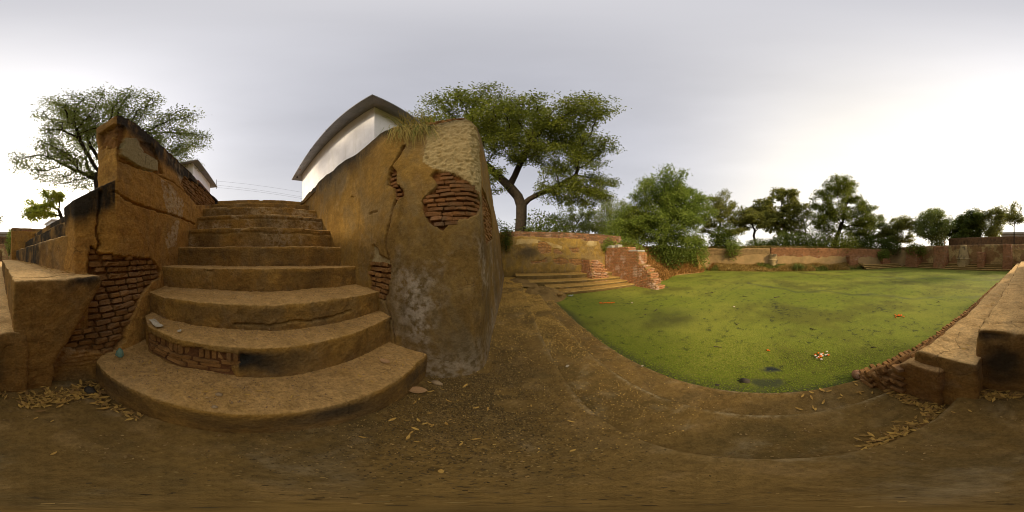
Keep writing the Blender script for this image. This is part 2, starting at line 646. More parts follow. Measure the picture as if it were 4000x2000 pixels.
def lime_mat():
    b = NB('limewash')
    st = b.noise(2.2, 6, 0.68, vec=b.pos((1.6, 1.6, 0.22)))
    n = b.noise(1.2, 6, 0.62)
    fine = b.noise(26, 4, 0.6)
    col = b.mix(b.step(n, 0.36, 0.66), (0.84, 0.84, 0.90), (0.72, 0.72, 0.78))
    col = b.mix(b.step(st, 0.52, 0.74, 0, 0.42), col, (0.52, 0.50, 0.48))
    col = b.mix(b.step(fine, 0.58, 0.72, 0, 0.22), col, (0.5, 0.48, 0.47))
    return b.finish(col, 0.92, b.math('ADD', fine, n), 0.006, 0.7, 0.15)


M_lime = lime_mat()
M_eave = simple('grey_eave_concrete', (0.27, 0.275, 0.30), (0.21, 0.215, 0.235), 2.2, 0.92, 0.006)
M_far_white = simple('far_white_wall', (0.62, 0.61, 0.60), (0.5, 0.5, 0.5), 0.8, 0.9)
M_far_conc = simple('far_concrete', (0.36, 0.33, 0.27), (0.28, 0.26, 0.2), 0.8, 0.9)
M_door = simple('brown_lintel', (0.20, 0.07, 0.03), (0.14, 0.05, 0.025), 4, 0.8)
M_dark = simple('dark_opening', (0.012, 0.01, 0.008), (0.008, 0.007, 0.006), 4, 0.95)
M_wire = simple('wire', (0.05, 0.05, 0.055), (0.04, 0.04, 0.04), 4, 0.6)
M_tank = simple('water_tank', (0.52, 0.27, 0.10), (0.42, 0.22, 0.09), 0.6, 0.9)
M_soil = simple('dry_soil', (0.25, 0.155, 0.05), (0.17, 0.105, 0.034), 2.5, 0.97, 0.03)
M_grit = simple('gritty_soil', (0.11, 0.075, 0.034), (0.055, 0.038, 0.02), 5.0, 0.97, 0.02)
M_terrain = simple('dry_ground', (0.30, 0.19, 0.075), (0.22, 0.145, 0.055), 0.8, 0.97, 0.05)
M_marigold = simple('marigold', (0.75, 0.17, 0.008), (0.62, 0.09, 0.006), 40, 0.7)
M_whitefl = simple('white_petals', (0.7, 0.62, 0.5), (0.6, 0.5, 0.4), 40, 0.7)
M_blue = simple('blue_plastic', (0.12, 0.28, 0.38), (0.09, 0.2, 0.3), 12, 0.4)
M_greyplastic = simple('grey_plastic', (0.35, 0.38, 0.36), (0.25, 0.28, 0.26), 12, 0.4)


def teal_mat():
    b = NB('teal_polythene')
    return b.finish((0.16, 0.36, 0.30), 0.35, b.noise(60, 4), 0.004, 0.6, 0.5, Alpha=0.55)


M_teal = teal_mat()


def water_mat():
    b = NB('duckweed_water')
    p = b.pos((1, 1, 0))
    n0 = b.noise(0.22, 7, 0.66, p)
    n1 = b.noise(0.9, 6, 0.65, p)
    n2 = b.noise(9, 4, 0.6, p)
    v = b.voro(34, p)
    v2 = b.voro(95, p)
    cell = b.n.new('ShaderNodeSeparateColor')
    b.l.new(v.outputs['Color'], cell.inputs[0])
    cell2 = b.n.new('ShaderNodeSeparateColor')
    b.l.new(v2.outputs['Color'], cell2.inputs[0])
    col = b.mix(b.step(n0, 0.35, 0.62), (0.245, 0.232, 0.034), (0.138, 0.158, 0.016))
    col = b.mix(b.step(n1, 0.5, 0.72, 0, 0.75), col, (0.165, 0.15, 0.028))
    col = b.mix(b.math('MULTIPLY', cell2.outputs[0], 0.55), col, (0.065, 0.095, 0.008))
    col = b.mix(b.math('MULTIPLY', cell.outputs[1], 0.3), col, (0.22, 0.25, 0.025))
    # clear dark patches, long drift lines where the cover is thin
    st = b.noise(0.5, 6, 0.7, b.pos((0.55, 1.6, 0)))
    thin = b.step(st, 0.55, 0.68, 0, 0.75)
    big = b.step(b.noise(0.32, 5, 0.65, p), 0.47, 0.64, 0, 0.7)
    col = b.mix(big, col, (0.085, 0.082, 0.013))
    speck = b.math('MULTIPLY', b.step(b.noise(5, 6, 0.72, p), 0.54, 0.64), b.step(n1, 0.36, 0.56))
    gap = b.math('MAXIMUM', b.math('MULTIPLY', thin, b.step(n2, 0.42, 0.6)), b.math('MULTIPLY', speck, 0.75))
    ga = b.attr('gap').outputs['Fac']
    gap = b.math('MAXIMUM', gap, ga)
    col = b.mix(gap, col, (0.014, 0.018, 0.012))
    rough = b.math('MULTIPLY_ADD', ga, -0.62)
    rough.node.inputs[2].default_value = 0.8
    h = b.math('ADD', v.outputs['Distance'], b.math('MULTIPLY', n2, 0.6))
    h = b.math('MULTIPLY', h, b.math('SUBTRACT', 1.0, ga))
    return b.finish(col, rough, h, 0.008, 0.6, 0.14)


M_water = water_mat()

# ------------------------------------------------------------------ bricks


def brick_meshes(mat, k=5, seed=3, rnd=0.16):
    rr = random.Random(seed)
    out = []
    for q in range(k):
        bm = bmesh.new()
        bmesh.ops.create_cube(bm, size=1.0)
        bmesh.ops.bevel(bm, geom=list(bm.edges), offset=rnd, segments=1, affect='EDGES', profile=0.6)
        for v in bm.verts:
            v.co += Vector((rr.uniform(-.06, .06), rr.uniform(-.09, .09), rr.uniform(-.12, .12)))
        me = bpy.data.meshes.new('brick')
        bm.to_mesh(me)
        bm.free()
        me.materials.append(mat)
        out.append(me)
    return out


BR_OLD = brick_meshes(M_brick_old, 8, 3, 0.13)
BR_TOWER = brick_meshes(M_brick_tower, 8, 4, 0.12)
BR_RED = brick_meshes(M_brick_red, 5, 5, 0.05)
M_brick_ntop = brick_mat('weathered_wall_brick', (0.27, 0.13, 0.06), (0.14, 0.07, 0.036), (0.11, 0.08, 0.045), 0.25)
BR_NTOP = brick_meshes(M_brick_ntop, 5, 8, 0.05)
BR_STEP = brick_meshes(M_brick_old, 5, 6, 0.12)


def place_brick(meshes, pos, nrm, tang, size, parent, name='brick', roll=0.0):
    """size = (length along tang, depth along nrm, height)"""
    n = Vector(nrm).normalized()
    t = Vector(tang)
    t = (t - n * t.dot(n)).normalized()
    up = t.cross(n)
    if up.z < 0:
        up = -up
    m = Matrix((t, n, up)).transposed().to_4x4()
    o = bpy.data.objects.new(name, random.choice(meshes))
    COL.objects.link(o)
    o.parent = parent
    mw = Matrix.Translation(pos) @ m @ Matrix.Rotation(roll, 4, 'Y') @ Matrix.Diagonal((size[0], size[1], size[2], 1))
    if parent is not None:
        mw = Matrix.LocRotScale(parent.location, parent.rotation_euler, parent.scale).inverted() @ mw
    o.matrix_basis = mw
    return o


def lay_bricks(meshes, poly, surf, parent, pitch=0.06, h=0.045, lmin=0.11, lmax=0.17, gap=0.018, sink=0.02, depth=0.07, jit=1.0, maxn=290):
    """fill a (a,z) outline on a surface with running courses; surf(a,z) -> (pos, normal, tangent) or None"""
    P = np.array(poly)
    a0, a1, z0, z1 = P[:, 0].min(), P[:, 0].max(), P[:, 1].min(), P[:, 1].max()
    n = 0
    row = 0
    z = z0 + pitch * 0.5
    while z < z1 and n < maxn:
        a = a0 - random.uniform(0, lmax)
        while a < a1:
            L = random.uniform(lmin, lmax)
            c = a + L / 2
            if inside(poly, np.array([c]), np.array([z]))[0]:
                s = surf(c, z + random.uniform(-.004, .004) * jit)
                if s:
                    pos, nr, tg = s
                    dd = sink + random.uniform(-.012, .014) * jit
                    pos = Vector(pos) - Vector(nr) * (dd + depth / 2)
                    place_brick(meshes, pos, nr, tg, (L, depth, h * random.uniform(.85, 1.12)), parent, roll=random.uniform(-.05, .05) * jit)
                    n += 1
            a += L + gap
        z += pitch
        row += 1
    return n


# ================================================================== STRUCTURE: ground, paving, pond
WZ = -0.42


def build_ground():
    xs = np.unique(np.r_[-600, -300, -150, -80, -50, -35, np.arange(-25, 32, 0.5), 40, 55, 80, 150, 300, 600])
    ys = np.unique(np.r_[-600, -300, -150, -80, -50, -36, np.arange(-28, 24, 0.5), 30, 40, 55, 80, 150, 300, 600])
    X, Y = np.meshgrid(xs, ys)
    x, y = X.ravel(), Y.ravel()
    z = np.full(len(x), 2.25)
    z = np.where(y < -20.0, 2.55, z)
    z = np.where(x < -0.7, np.where(y > 0, 3.1, 2.3), z)
    z = np.where((x < -5.4) & (np.abs(y) < 1.8), 3.2, z)
    bank = sstep(6.2, 11.5, y + 0.5 * np.sin(x * 0.9)) * 2.9 - 0.7
    inb = (x > 7.4) & (x < 19.9) & (y > 5.0) & (y < 13)
    z = np.where(inb, np.minimum(bank, 2.2), z)
    east = (x > 17.3) & (x <= 19.9) & (y < 7) & (y > -19.5)
    ez = np.clip((x - 17.4) / 2.4, 0, 1) * 0.95 - 0.70
    z = np.where(east, np.where(y > 5, np.maximum(ez, bank), ez), z)
    pool = (x > -0.6) & (x < 17.3) & (y > -19.9) & (y < 10.0) & ~inb
    z = np.where(pool, -1.3, z)
    v = np.c_[x, y, z]
    v[:, 2] += fbm(v, 0.5, 3) * 0.10
    f = grid_faces(len(xs), len(ys))
    cx = x[f].mean(1)
    cy = y[f].mean(1)
    hole = ((cx > -0.9) & (cx < 17.0) & (cy > -20.0) & (cy < 10.2) & ~((cx > 7.0) & (cy > 5.0)))
    hole |= (cx > -5.4) & (cx < 0) & (np.abs(cy) < 1.75)
    hole |= (cx > -2.3) & (cx < 0) & (cy < 0) & (cy > -20)
    f = f[~hole]
    o = obj('ground', new_mesh('ground', v, f), M_terrain)
    tag(o, kind='structure')


build_ground()

strip_cache = {}


def strip(profile, coords, axis, amp=(0.006, 3.0, 0.003, 16.0), seed=0.0, dense=0.03):
    """extrude a (h, z) profile (h is across) along an axis, resampled and worn"""
    P = np.array(profile, float)
    d = np.r_[0, np.cumsum(np.hypot(*np.diff(P, axis=0).T))]
    n = max(2, int(d[-1] / dense))
    t = np.linspace(0, d[-1], n)
    t = np.unique(np.r_[t, d])
    h, z = np.interp(t, d, P[:, 0]), np.interp(t, d, P[:, 1])
    for _ in range(2):
        h[1:-1] = 0.25 * h[:-2] + 0.5 * h[1:-1] + 0.25 * h[2:]
        z[1:-1] = 0.25 * z[:-2] + 0.5 * z[1:-1] + 0.25 * z[2:]
    H, C = np.meshgrid(h, coords)
    Z, _ = np.meshgrid(z, coords)
    if axis == 'y':
        v = np.c_[H.ravel(), C.ravel(), Z.ravel()]
    else:
        v = np.c_[C.ravel(), H.ravel(), Z.ravel()]
    f = grid_faces(len(h), len(coords))
    nn = vnormals(v, f)
    if nn[:, 2].sum() < 0:
        f = f[:, ::-1]
        nn = -nn
    v = v + nn * (fbm(v, amp[1], 3, seed) * amp[0] + fbm(v, amp[3], 2, seed + 3) * amp[2])[:, None]
    return v, f


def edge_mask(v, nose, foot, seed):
    """pale worn nosing with painted edge highlight, painted contact shade at the riser foot"""
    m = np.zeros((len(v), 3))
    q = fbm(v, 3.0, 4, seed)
    m[:, 2] = np.exp(-((v[:, 0] - nose + 0.02 * q) / 0.026) ** 2) * np.clip(0.15 + q * 0.9, 0, 0.5)  # worn nosing, with an edge highlight painted into its colour
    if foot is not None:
        m[:, 1] = np.exp(-np.clip(v[:, 0] - foot + 0.03 * q, 0, 9) / 0.03) * np.clip(0.4 + q * 0.5, 0, 0.6)  # contact shade painted dark below the riser above
    return m


ys_w = np.unique(np.r_[np.arange(-1.35, 3.2, 0.025), np.arange(3.2, 10.3, 0.06)])
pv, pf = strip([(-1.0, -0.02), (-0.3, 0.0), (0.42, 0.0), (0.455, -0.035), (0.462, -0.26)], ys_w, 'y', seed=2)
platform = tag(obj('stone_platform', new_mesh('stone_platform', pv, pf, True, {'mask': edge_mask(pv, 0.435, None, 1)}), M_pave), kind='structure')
ys_s = ys_w[ys_w > -1.15]
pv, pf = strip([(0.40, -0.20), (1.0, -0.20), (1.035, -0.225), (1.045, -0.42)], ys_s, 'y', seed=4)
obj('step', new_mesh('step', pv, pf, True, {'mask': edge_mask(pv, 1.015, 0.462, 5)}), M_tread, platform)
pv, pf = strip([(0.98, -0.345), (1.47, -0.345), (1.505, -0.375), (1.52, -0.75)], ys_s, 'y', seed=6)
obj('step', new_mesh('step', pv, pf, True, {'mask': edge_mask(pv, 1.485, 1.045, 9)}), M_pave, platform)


def build_water():
    xs = np.unique(np.round(np.r_[np.arange(0.3, 5, 0.06), np.arange(5, 20.6, 0.16)], 3))
    ys = np.unique(np.round(np.r_[np.arange(-22, -8, 0.3), np.arange(-8, -3, 0.12), np.arange(-3, 7, 0.07), np.arange(7, 12, 0.5)], 3))
    X, Y = np.meshgrid(xs, ys)
    v = np.c_[X.ravel(), Y.ravel(), np.full(X.size, WZ)]
    gap = np.zeros(len(v))
    nz = fbm(v, 3.5, 3)
    for gx, gy, rx, ry, s in ((2.05, -0.05, 0.09, 0.13, 1.0), (1.76, 0.0, 0.10, 0.20, 0.75)):
        q = ((v[:, 0] - gx) / rx) ** 2 + ((v[:, 1] - gy) / ry) ** 2 + nz * 0.7
        gap = np.maximum(gap, s * sstep(1.25, 0.75, q))
    # a drift line across the pond, a thin-grown patch, scattered small tears in the mat
    wob = fbm(v, 0.8, 4, 5)
    dl = dist_line([(10.5, 1.2), (9.7, 0.76), (7.3, -2.4), (4.9, -4.9), (2.0, -6.4)], v[:, 0] + wob * 0.7, v[:, 1] + fbm(v, 0.9, 4, 9) * 0.7)
    gap = np.maximum(gap, sstep(0.34, 0.05, dl) * np.clip(0.35 + fbm(v, 2.2, 4, 2) * 0.5, 0, 0.6))
    dl = dist_line([(16.0, -3.0), (12.0, -7.5), (6.0, -10.5), (2.2, -11.5)], v[:, 0] + wob, v[:, 1] + fbm(v, 0.7, 4, 13))
    gap = np.maximum(gap, sstep(0.5, 0.1, dl) * np.clip(0.25 + fbm(v, 1.5, 4, 2) * 0.5, 0, 0.45))
    q = np.hypot((v[:, 0] - 3.7) / 1.1, (v[:, 1] - 2.6) / 1.1) + wob * 0.45
    gap = np.maximum(gap, sstep(1.1, 0.2, q) * np.clip(0.32 + fbm(v, 4, 4, 3) * 0.3, 0, 0.5))
    tear = sstep(0.42, 0.62, fbm(v, 1.3, 5, 17)) * np.clip(0.3 + fbm(v, 6, 3, 19) * 0.5, 0, 0.7)
    gap = np.maximum(gap, tear * (v[:, 0] < 9))
    # darker, glossier gap tone fading out from the near edge
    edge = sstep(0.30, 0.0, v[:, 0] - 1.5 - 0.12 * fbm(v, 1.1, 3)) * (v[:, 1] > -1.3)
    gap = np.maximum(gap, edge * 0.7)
    o = obj('pond_water', new_mesh('pond_water', v, grid_faces(len(xs), len(ys)), True, {'gap': gap}), M_water)
    tag(o, kind='structure')


build_water()

# ================================================================== NEAR WALLS
# ---- right-hand cheek wall, its rounded bastion and the long face towards the pond: (base x,y) (top x,y) top z
RW = np.array([(-5.5, 1.55, -5.5, 1.56, 3.30), (-4.6, 1.53, -4.6, 1.54, 3.29), (-3.5, 1.47, -3.5, 1.49, 3.24), (-2.5, 1.41, -2.5, 1.44, 3.14),
               (-2.0, 1.40, -2.0, 1.43, 3.08), (-1.65, 1.39, -1.68, 1.42, 3.13), (-1.38, 1.34, -1.42, 1.41, 3.22), (-1.15, 1.26, -1.25, 1.46, 3.26),
               (-.92, 1.23, -1.05, 1.60, 3.26), (-.70, 1.25, -.82, 1.69, 3.30), (-.50, 1.32, -.63, 1.72, 3.34), (-.35, 1.44, -.46, 1.72, 3.30),
               (-.275, 1.58, -.40, 1.80, 3.22), (-.27, 1.85, -.41, 2.1, 3.20), (-.31, 2.65, -.45, 2.9, 3.17), (-.33, 4.9, -.60, 5.2, 3.05),
               (-.40, 7.5, -.7, 7.6, 2.92), (-.48, 10.2, -.8, 10.2, 2.80)])
RSEG = np.r_[0, np.cumsum(np.linalg.norm(np.diff(RW[:, :2], axis=0), axis=1))]


def smooth_path():
    """densely resampled and rounded copy of the path"""
    t = np.linspace(0, RSEG[-1], 1400)
    A = np.stack([np.interp(t, RSEG, RW[:, k]) for k in range(5)], 1)
    k = np.hanning(19)
    k /= k.sum()
    B = A.copy()
    for j in range(5):
        p = np.r_[np.full(9, A[0, j]), A[:, j], np.full(9, A[-1, j])]
        B[:, j] = np.convolve(p, k, 'valid')
    return t, B


RT, RB = smooth_path()


def rsurf_xy(u, z):
    r = [np.interp(u, RT, RB[:, k]) for k in range(5)]
    v = np.clip(z / r[4], -0.1, 1.05)
    return r[0] + (r[2] - r[0]) * v, r[1] + (r[3] - r[1]) * v, r[4]


H1 = [(4.79, 2.3), (4.88, 2.28), (5.03, 2.25), (5.16, 2.14), (5.28, 2.07), (5.38, 2.02), (5.48, 1.88), (5.34, 1.73), (5.08, 1.66), (4.97, 1.61), (4.92, 1.55),
      (4.86, 1.59), (4.77, 1.65), (4.71, 1.75), (4.68, 1.84), (4.69, 1.93), (4.76, 2.01), (4.83, 2.07), (4.84, 2.13), (4.78, 2.22)]
Z1 = [(4.71, 3.30), (4.99, 3.40), (5.31, 3.35), (5.52, 2.88), (5.58, 2.39), (5.50, 2.0), (5.38, 2.02), (5.28, 2.07), (5.03, 2.25), (4.79, 2.34), (4.68, 2.5), (4.71, 2.81)]
C1 = [(4.46, 2.81), (4.38, 2.55), (4.27, 2.44), (4.24, 2.23), (4.40, 2.14), (4.45, 2.01), (4.38, 1.93), (4.33, 1.85), (4.28, 1.69), (4.21, 1.53), (4.2, 1.39), (4.27, 1.29),
      (4.31, 1.07), (4.22, 0.9), (4.19, 0.76), (4.29, 0.64), (4.37, 0.53), (4.4, 0.3)]
CH = [(4.31, 2.46), (4.37, 2.36), (4.38, 2.2), (4.46, 2.07), (4.47, 1.99), (4.40, 1.95), (4.34, 2.05), (4.35, 2.13), (4.22, 2.21), (4.26, 2.35)]
H2 = [(3.95, 1.45), (4.04, 1.39), (4.06, 1.32), (4.24, 1.26), (4.32, 1.19), (4.31, 1.08), (4.28, 0.95), (4.19, 0.77), (4.0, 0.77), (3.87, 0.86), (3.83, 1.02), (3.86, 1.21), (3.93, 1.29)]
H3 = [(5.62, 2.2), (5.97, 2.25), (6.9, 2.2), (7.2, 1.88), (7.09, 1.65), (5.96, 1.45), (5.66, 1.6), (5.58, 1.89)]


def build_right_wall():
    us = np.unique(np.round(np.r_[np.arange(0, 3.0, 0.025), np.arange(3.0, 5.8, 0.0125), np.arange(5.8, 8, 0.03), np.arange(8, 14.0, 0.07), 14.0], 4))
    nz = 262
    vv = np.linspace(-0.02, 1, nz)
    U, V = np.meshgrid(us, vv)
    u, vr = U.ravel(), V.ravel()
    tz = np.interp(u, RT, RB[:, 4])
    z = vr * tz
    x, y, _ = rsurf_xy(u, z)
    # add the top: rows running inwards over the wall head
    du = 0.01
    xa, ya, _ = rsurf_xy(us - du, 0.97 * np.interp(us, RT, RB[:, 4]))
    xb, yb, _ = rsurf_xy(us + du, 0.97 * np.interp(us, RT, RB[:, 4]))
    tx, ty = xb - xa, yb - ya
    ln = np.hypot(tx, ty)
    inx, iny = -ty / ln, tx / ln                      # left of travel = into the bank
    rows = []
    topx, topy = x[-len(us):], y[-len(us):]
    tzz = tz[-len(us):]
    for k, off in enumerate((0.012, 0.03, 0.05, 0.08, 0.12, 0.18, 0.26, 0.36, 0.5)):
        rows.append(np.c_[topx + inx * off, topy + iny * off, tzz + 0.02 * min(1, k / 3) - 0.10 * (off > 0.4)])
    v = np.vstack([np.c_[x, y, z]] + rows)
    u_all = np.r_[u, np.tile(us, len(rows))]
    z_all = v[:, 2].copy()
    f = grid_faces(len(us), nz + len(rows))
    n = vnormals(v, f)
    m0 = np.argmin(np.abs(u_all - 4.8) + np.abs(z_all - 1.5))
    if n[m0].dot((0, -1, 0)) < 0:
        f, n = f[:, ::-1], -n
    # outlines made ragged with noise
    ja = fbm(v, 9, 3, 1) * 0.022
    jb = fbm(v, 9, 3, 8) * 0.022
    ua, za = u_all + ja, z_all + jb
    hole = inside(H1, ua, za) | inside(H2, ua, za) | inside(CH, ua, za) | inside(H3, ua, za)
    h2up = inside(H2, ua, za) & (z_all > 1.2)
    flake = inside(Z1, ua, za)
    dcr = dist_line(C1, u_all + fbm(v, 14, 2, 4) * 0.02, z_all + fbm(v, 14, 2, 6) * 0.012)
    wid = 0.008 + 0.012 * np.clip(fbm(v, 4, 2, 9) + 0.5, 0, 1)
    crack = dcr < wid
    c2 = (dist_line([(3.83, 1.87), (3.93, 1.885), (4.03, 1.87)], u_all + ja, z_all) < 0.012) | (dist_line([(3.36, 2.28), (3.42, 2.25)], u_all, z_all) < 0.012)
    d = fbm(v, 2.2, 3, 3) * 0.018 + fbm(v, 9, 3, 5) * 0.005
    d = d + np.where(flake, 0.006 + np.abs(fbm(v, 16, 3, 2)) * -0.05 + fbm(v, 40, 2, 2) * 0.01, 0)
    d = np.where(hole, -0.058 + fbm(v, 20, 2, 7) * 0.014, d)
    rim = (inside(H1, u_all + ja * 3.2, z_all + jb * 3.2) | inside(H2, u_all + ja * 3.2, z_all + jb * 3.2)) & ~hole
    d = np.where(rim, d - 0.016, d)
    d = np.where(h2up, -0.03 + fbm(v, 20, 2, 7) * 0.01, d)
    d = np.where(crack, d - 0.06, d)
    d = np.where(c2, d - 0.03, d)
    tzf = np.interp(u_all, RT, RB[:, 4])
    topn = np.clip((z_all - (tzf - 0.10)) / 0.1, 0, 1)
    rag = topn * (np.minimum(0, fbm(np.c_[u_all, np.zeros(len(u_all)), np.zeros(len(u_all))], 2.2, 4, 3)) * 0.12)
    v = v + n * d[:, None]
    v[:, 2] += rag
    mask = np.zeros((len(v), 3))
    mask[:, 0] = np.maximum(np.where(hole & ~h2up, 1.0, 0.0), np.where(crack, 0.7, 0))
    soot = sstep(0.42, 0.0, tzf - z_all + fbm(v, 3, 3, 2) * 0.22) * (u_all < 4.3) * sstep(0.2, 1.2, u_all)
    soot = np.maximum(soot, (sstep(0.16, 0.0, tzf - z_all + fbm(v, 3, 3, 2) * 0.1)) * 0.6)
    streak = sstep(0.25, 0.6, fbm(np.c_[u_all * 3, np.zeros(len(u_all)), z_all * 0.25], 3.0, 3, 6)) * (u_all > 5.6) * 0.5
    damp = sstep(4.2, 4.6, u_all) * sstep(2.3, 1.3, z_all + fbm(v, 1.4, 3, 33) * 0.5) * np.clip(0.34 + fbm(v, 1.8, 4, 35) * 0.35, 0, 0.6)
    runs = sstep(0.1, 0.55, fbm(np.c_[u_all * 2.6, np.zeros(len(u_all)), z_all * 0.3], 3.0, 4, 41)) * sstep(1.5, 0.2, tzf - z_all) * (u_all < 4.6) * 0.45
    mask[:, 1] = np.maximum(np.maximum(soot * 0.9, streak), np.maximum(damp, runs))
    lime = sstep(-0.05, 0.6, fbm(v, 2.6, 4, 14) + fbm(v, 11, 3, 3) * 0.35) * sstep(4.25, 4.6, u_all) * sstep(1.8, 1.2, z_all) * 0.95
    lime = np.maximum(lime, sstep(0.35, 0.9, fbm(v, 1.6, 4, 21)) * 0.35)
    lime = np.maximum(lime, sstep(0.5, 0.0, z_all - 0.02 + fbm(v, 5, 3, 1) * 0.2) * 0.5 * (u_all > 4.5))
    mask[:, 2] = np.where(hole, 0, lime)
    cem = np.where(flake, 0.9, 0) + np.where(h2up, 1.0, 0)
    me = new_mesh('bastion_wall', v, f, True, {'mask': mask, 'cement': cem})
    o = obj('bastion_wall', me, M_wallR)
    tag(o, 'tall ochre plastered cheek wall and cracked rounded bastion right of the stairs', 'wall')

    def surf(a, zz):
        x0, y0, _ = rsurf_xy(a, zz)
        xa_, ya_, _ = rsurf_xy(a - 0.03, zz)
        xb_, yb_, _ = rsurf_xy(a + 0.03, zz)
        xu, yu, _ = rsurf_xy(a, zz + 0.05)
        t = Vector((xb_ - xa_, yb_ - ya_, 0)).normalized()
        w = Vector((xu - x0, yu - y0, 0.05)).normalized()
        nn = t.cross(w)
        if nn.dot(Vector((0 - x0, 0 - y0, 0))) < 0:
            nn = -nn
        return Vector((x0, y0, zz)), nn, t
    lay_bricks(BR_TOWER, H1, surf, o, 0.056, 0.043, 0.10, 0.17, 0.014, 0.012, 0.07, 1.0)
    lay_bricks(BR_OLD, [(a, b) for a, b in H2 if b < 1.25] + [(3.9, 1.22)], surf, o, 0.066, 0.05, 0.10, 0.16, 0.012, 0.012, 0.07, 1.2)
    lay_bricks(BR_OLD, H3, surf, o, 0.06, 0.045, 0.12, 0.2, 0.014, 0.02, 0.07, 1.0)
    lay_bricks(BR_TOWER, CH, surf, o, 0.06, 0.04, 0.06, 0.1, 0.012, 0.03, 0.05, 1.0)
    # loose courses left on the bastion head
    for a, k, zz in ((4.78, 0, 3.29), (4.92, 0, 3.31), (4.84, 1, 3.34), (4.98, 1, 3.355), (5.08, 0, 3.33), (4.72, 1, 3.32)):
        p, nn, t = surf(a, zz)
        p = p - nn * 0.06
        p.z = zz + 0.015
        place_brick(BR_OLD, p, nn, t, (0.13, 0.09, 0.035), o, roll=random.uniform(-.08, .08))
    return o


right_wall = build_right_wall()

# ---- left-hand cheek wall with its buttress
BP1 = [(-2.79, 2.95), (-3.47, 3.06), (-4.35, 3.16), (-5.3, 3.2), (-5.14, 3.0), (-3.47, 2.5), (-3.06, 2.51), (-2.62, 2.68)]
BP2 = [(-0.88, 1.4), (-0.98, 1.32), (-1.14, 1.3), (-1.77, 1.26), (-1.97, 1.1), (-1.93, 0.99), (-1.6, 0.91), (-1.45, 0.8), (-1.31, 0.65), (-1.19, 0.53), (-1.14, 0.38),
       (-0.98, 0.26), (-0.74, 0.34), (-0.52, 0.42), (-0.48, 0.62), (-0.60, 0.86), (-0.74, 1.0), (-0.85, 1.1), (-0.86, 1.24)]
PATCH = [(-1.26, 2.9), (-1.44, 2.99), (-1.57, 2.79), (-1.88, 2.82), (-1.88, 2.63), (-1.78, 2.53), (-1.45, 2.5), (-1.19, 2.56), (-1.21, 2.77)]
REC = [(-1.11, 3.13), (-1.26, 3.16), (-1.27, 3.02), (-1.21, 2.67), (-1.14, 2.63), (-1.12, 2.87)]
MUD = [(-1.52, 3.01), (-1.78, 3.12), (-2.06, 2.64), (-1.88, 2.58), (-1.88, 2.82), (-1.57, 2.79)]
WP1 = [(-1.95, 2.51), (-2.27, 2.51), (-2.73, 2.34), (-2.67, 1.99), (-2.14, 1.97), (-2.06, 2.18)]
WP2 = [(-2.46, 1.95), (-2.14, 1.64), (-2.06, 1.59), (-2.14, 1.42), (-2.41, 1.46), (-2.56, 1.92)]
WP3 = [(-2.14, 3.09), (-2.56, 3.18), (-3.06, 3.13), (-2.62, 2.71), (-2.51, 2.91)]
L1 = [(-1.17, 2.47), (-1.45, 2.49), (-1.81, 2.55), (-2.41, 2.6), (-3.06, 2.54)]
L2 = [(-1.10, 2.02), (-1.19, 1.99), (-1.32, 1.96), (-1.78, 1.95), (-2.14, 1.97), (-2.41, 1.99), (-3.3, 2.0)]
LC = [(-0.97, 2.0), (-0.97, 1.77), (-0.93, 1.62), (-0.96, 1.42), (-0.90, 1.31)]


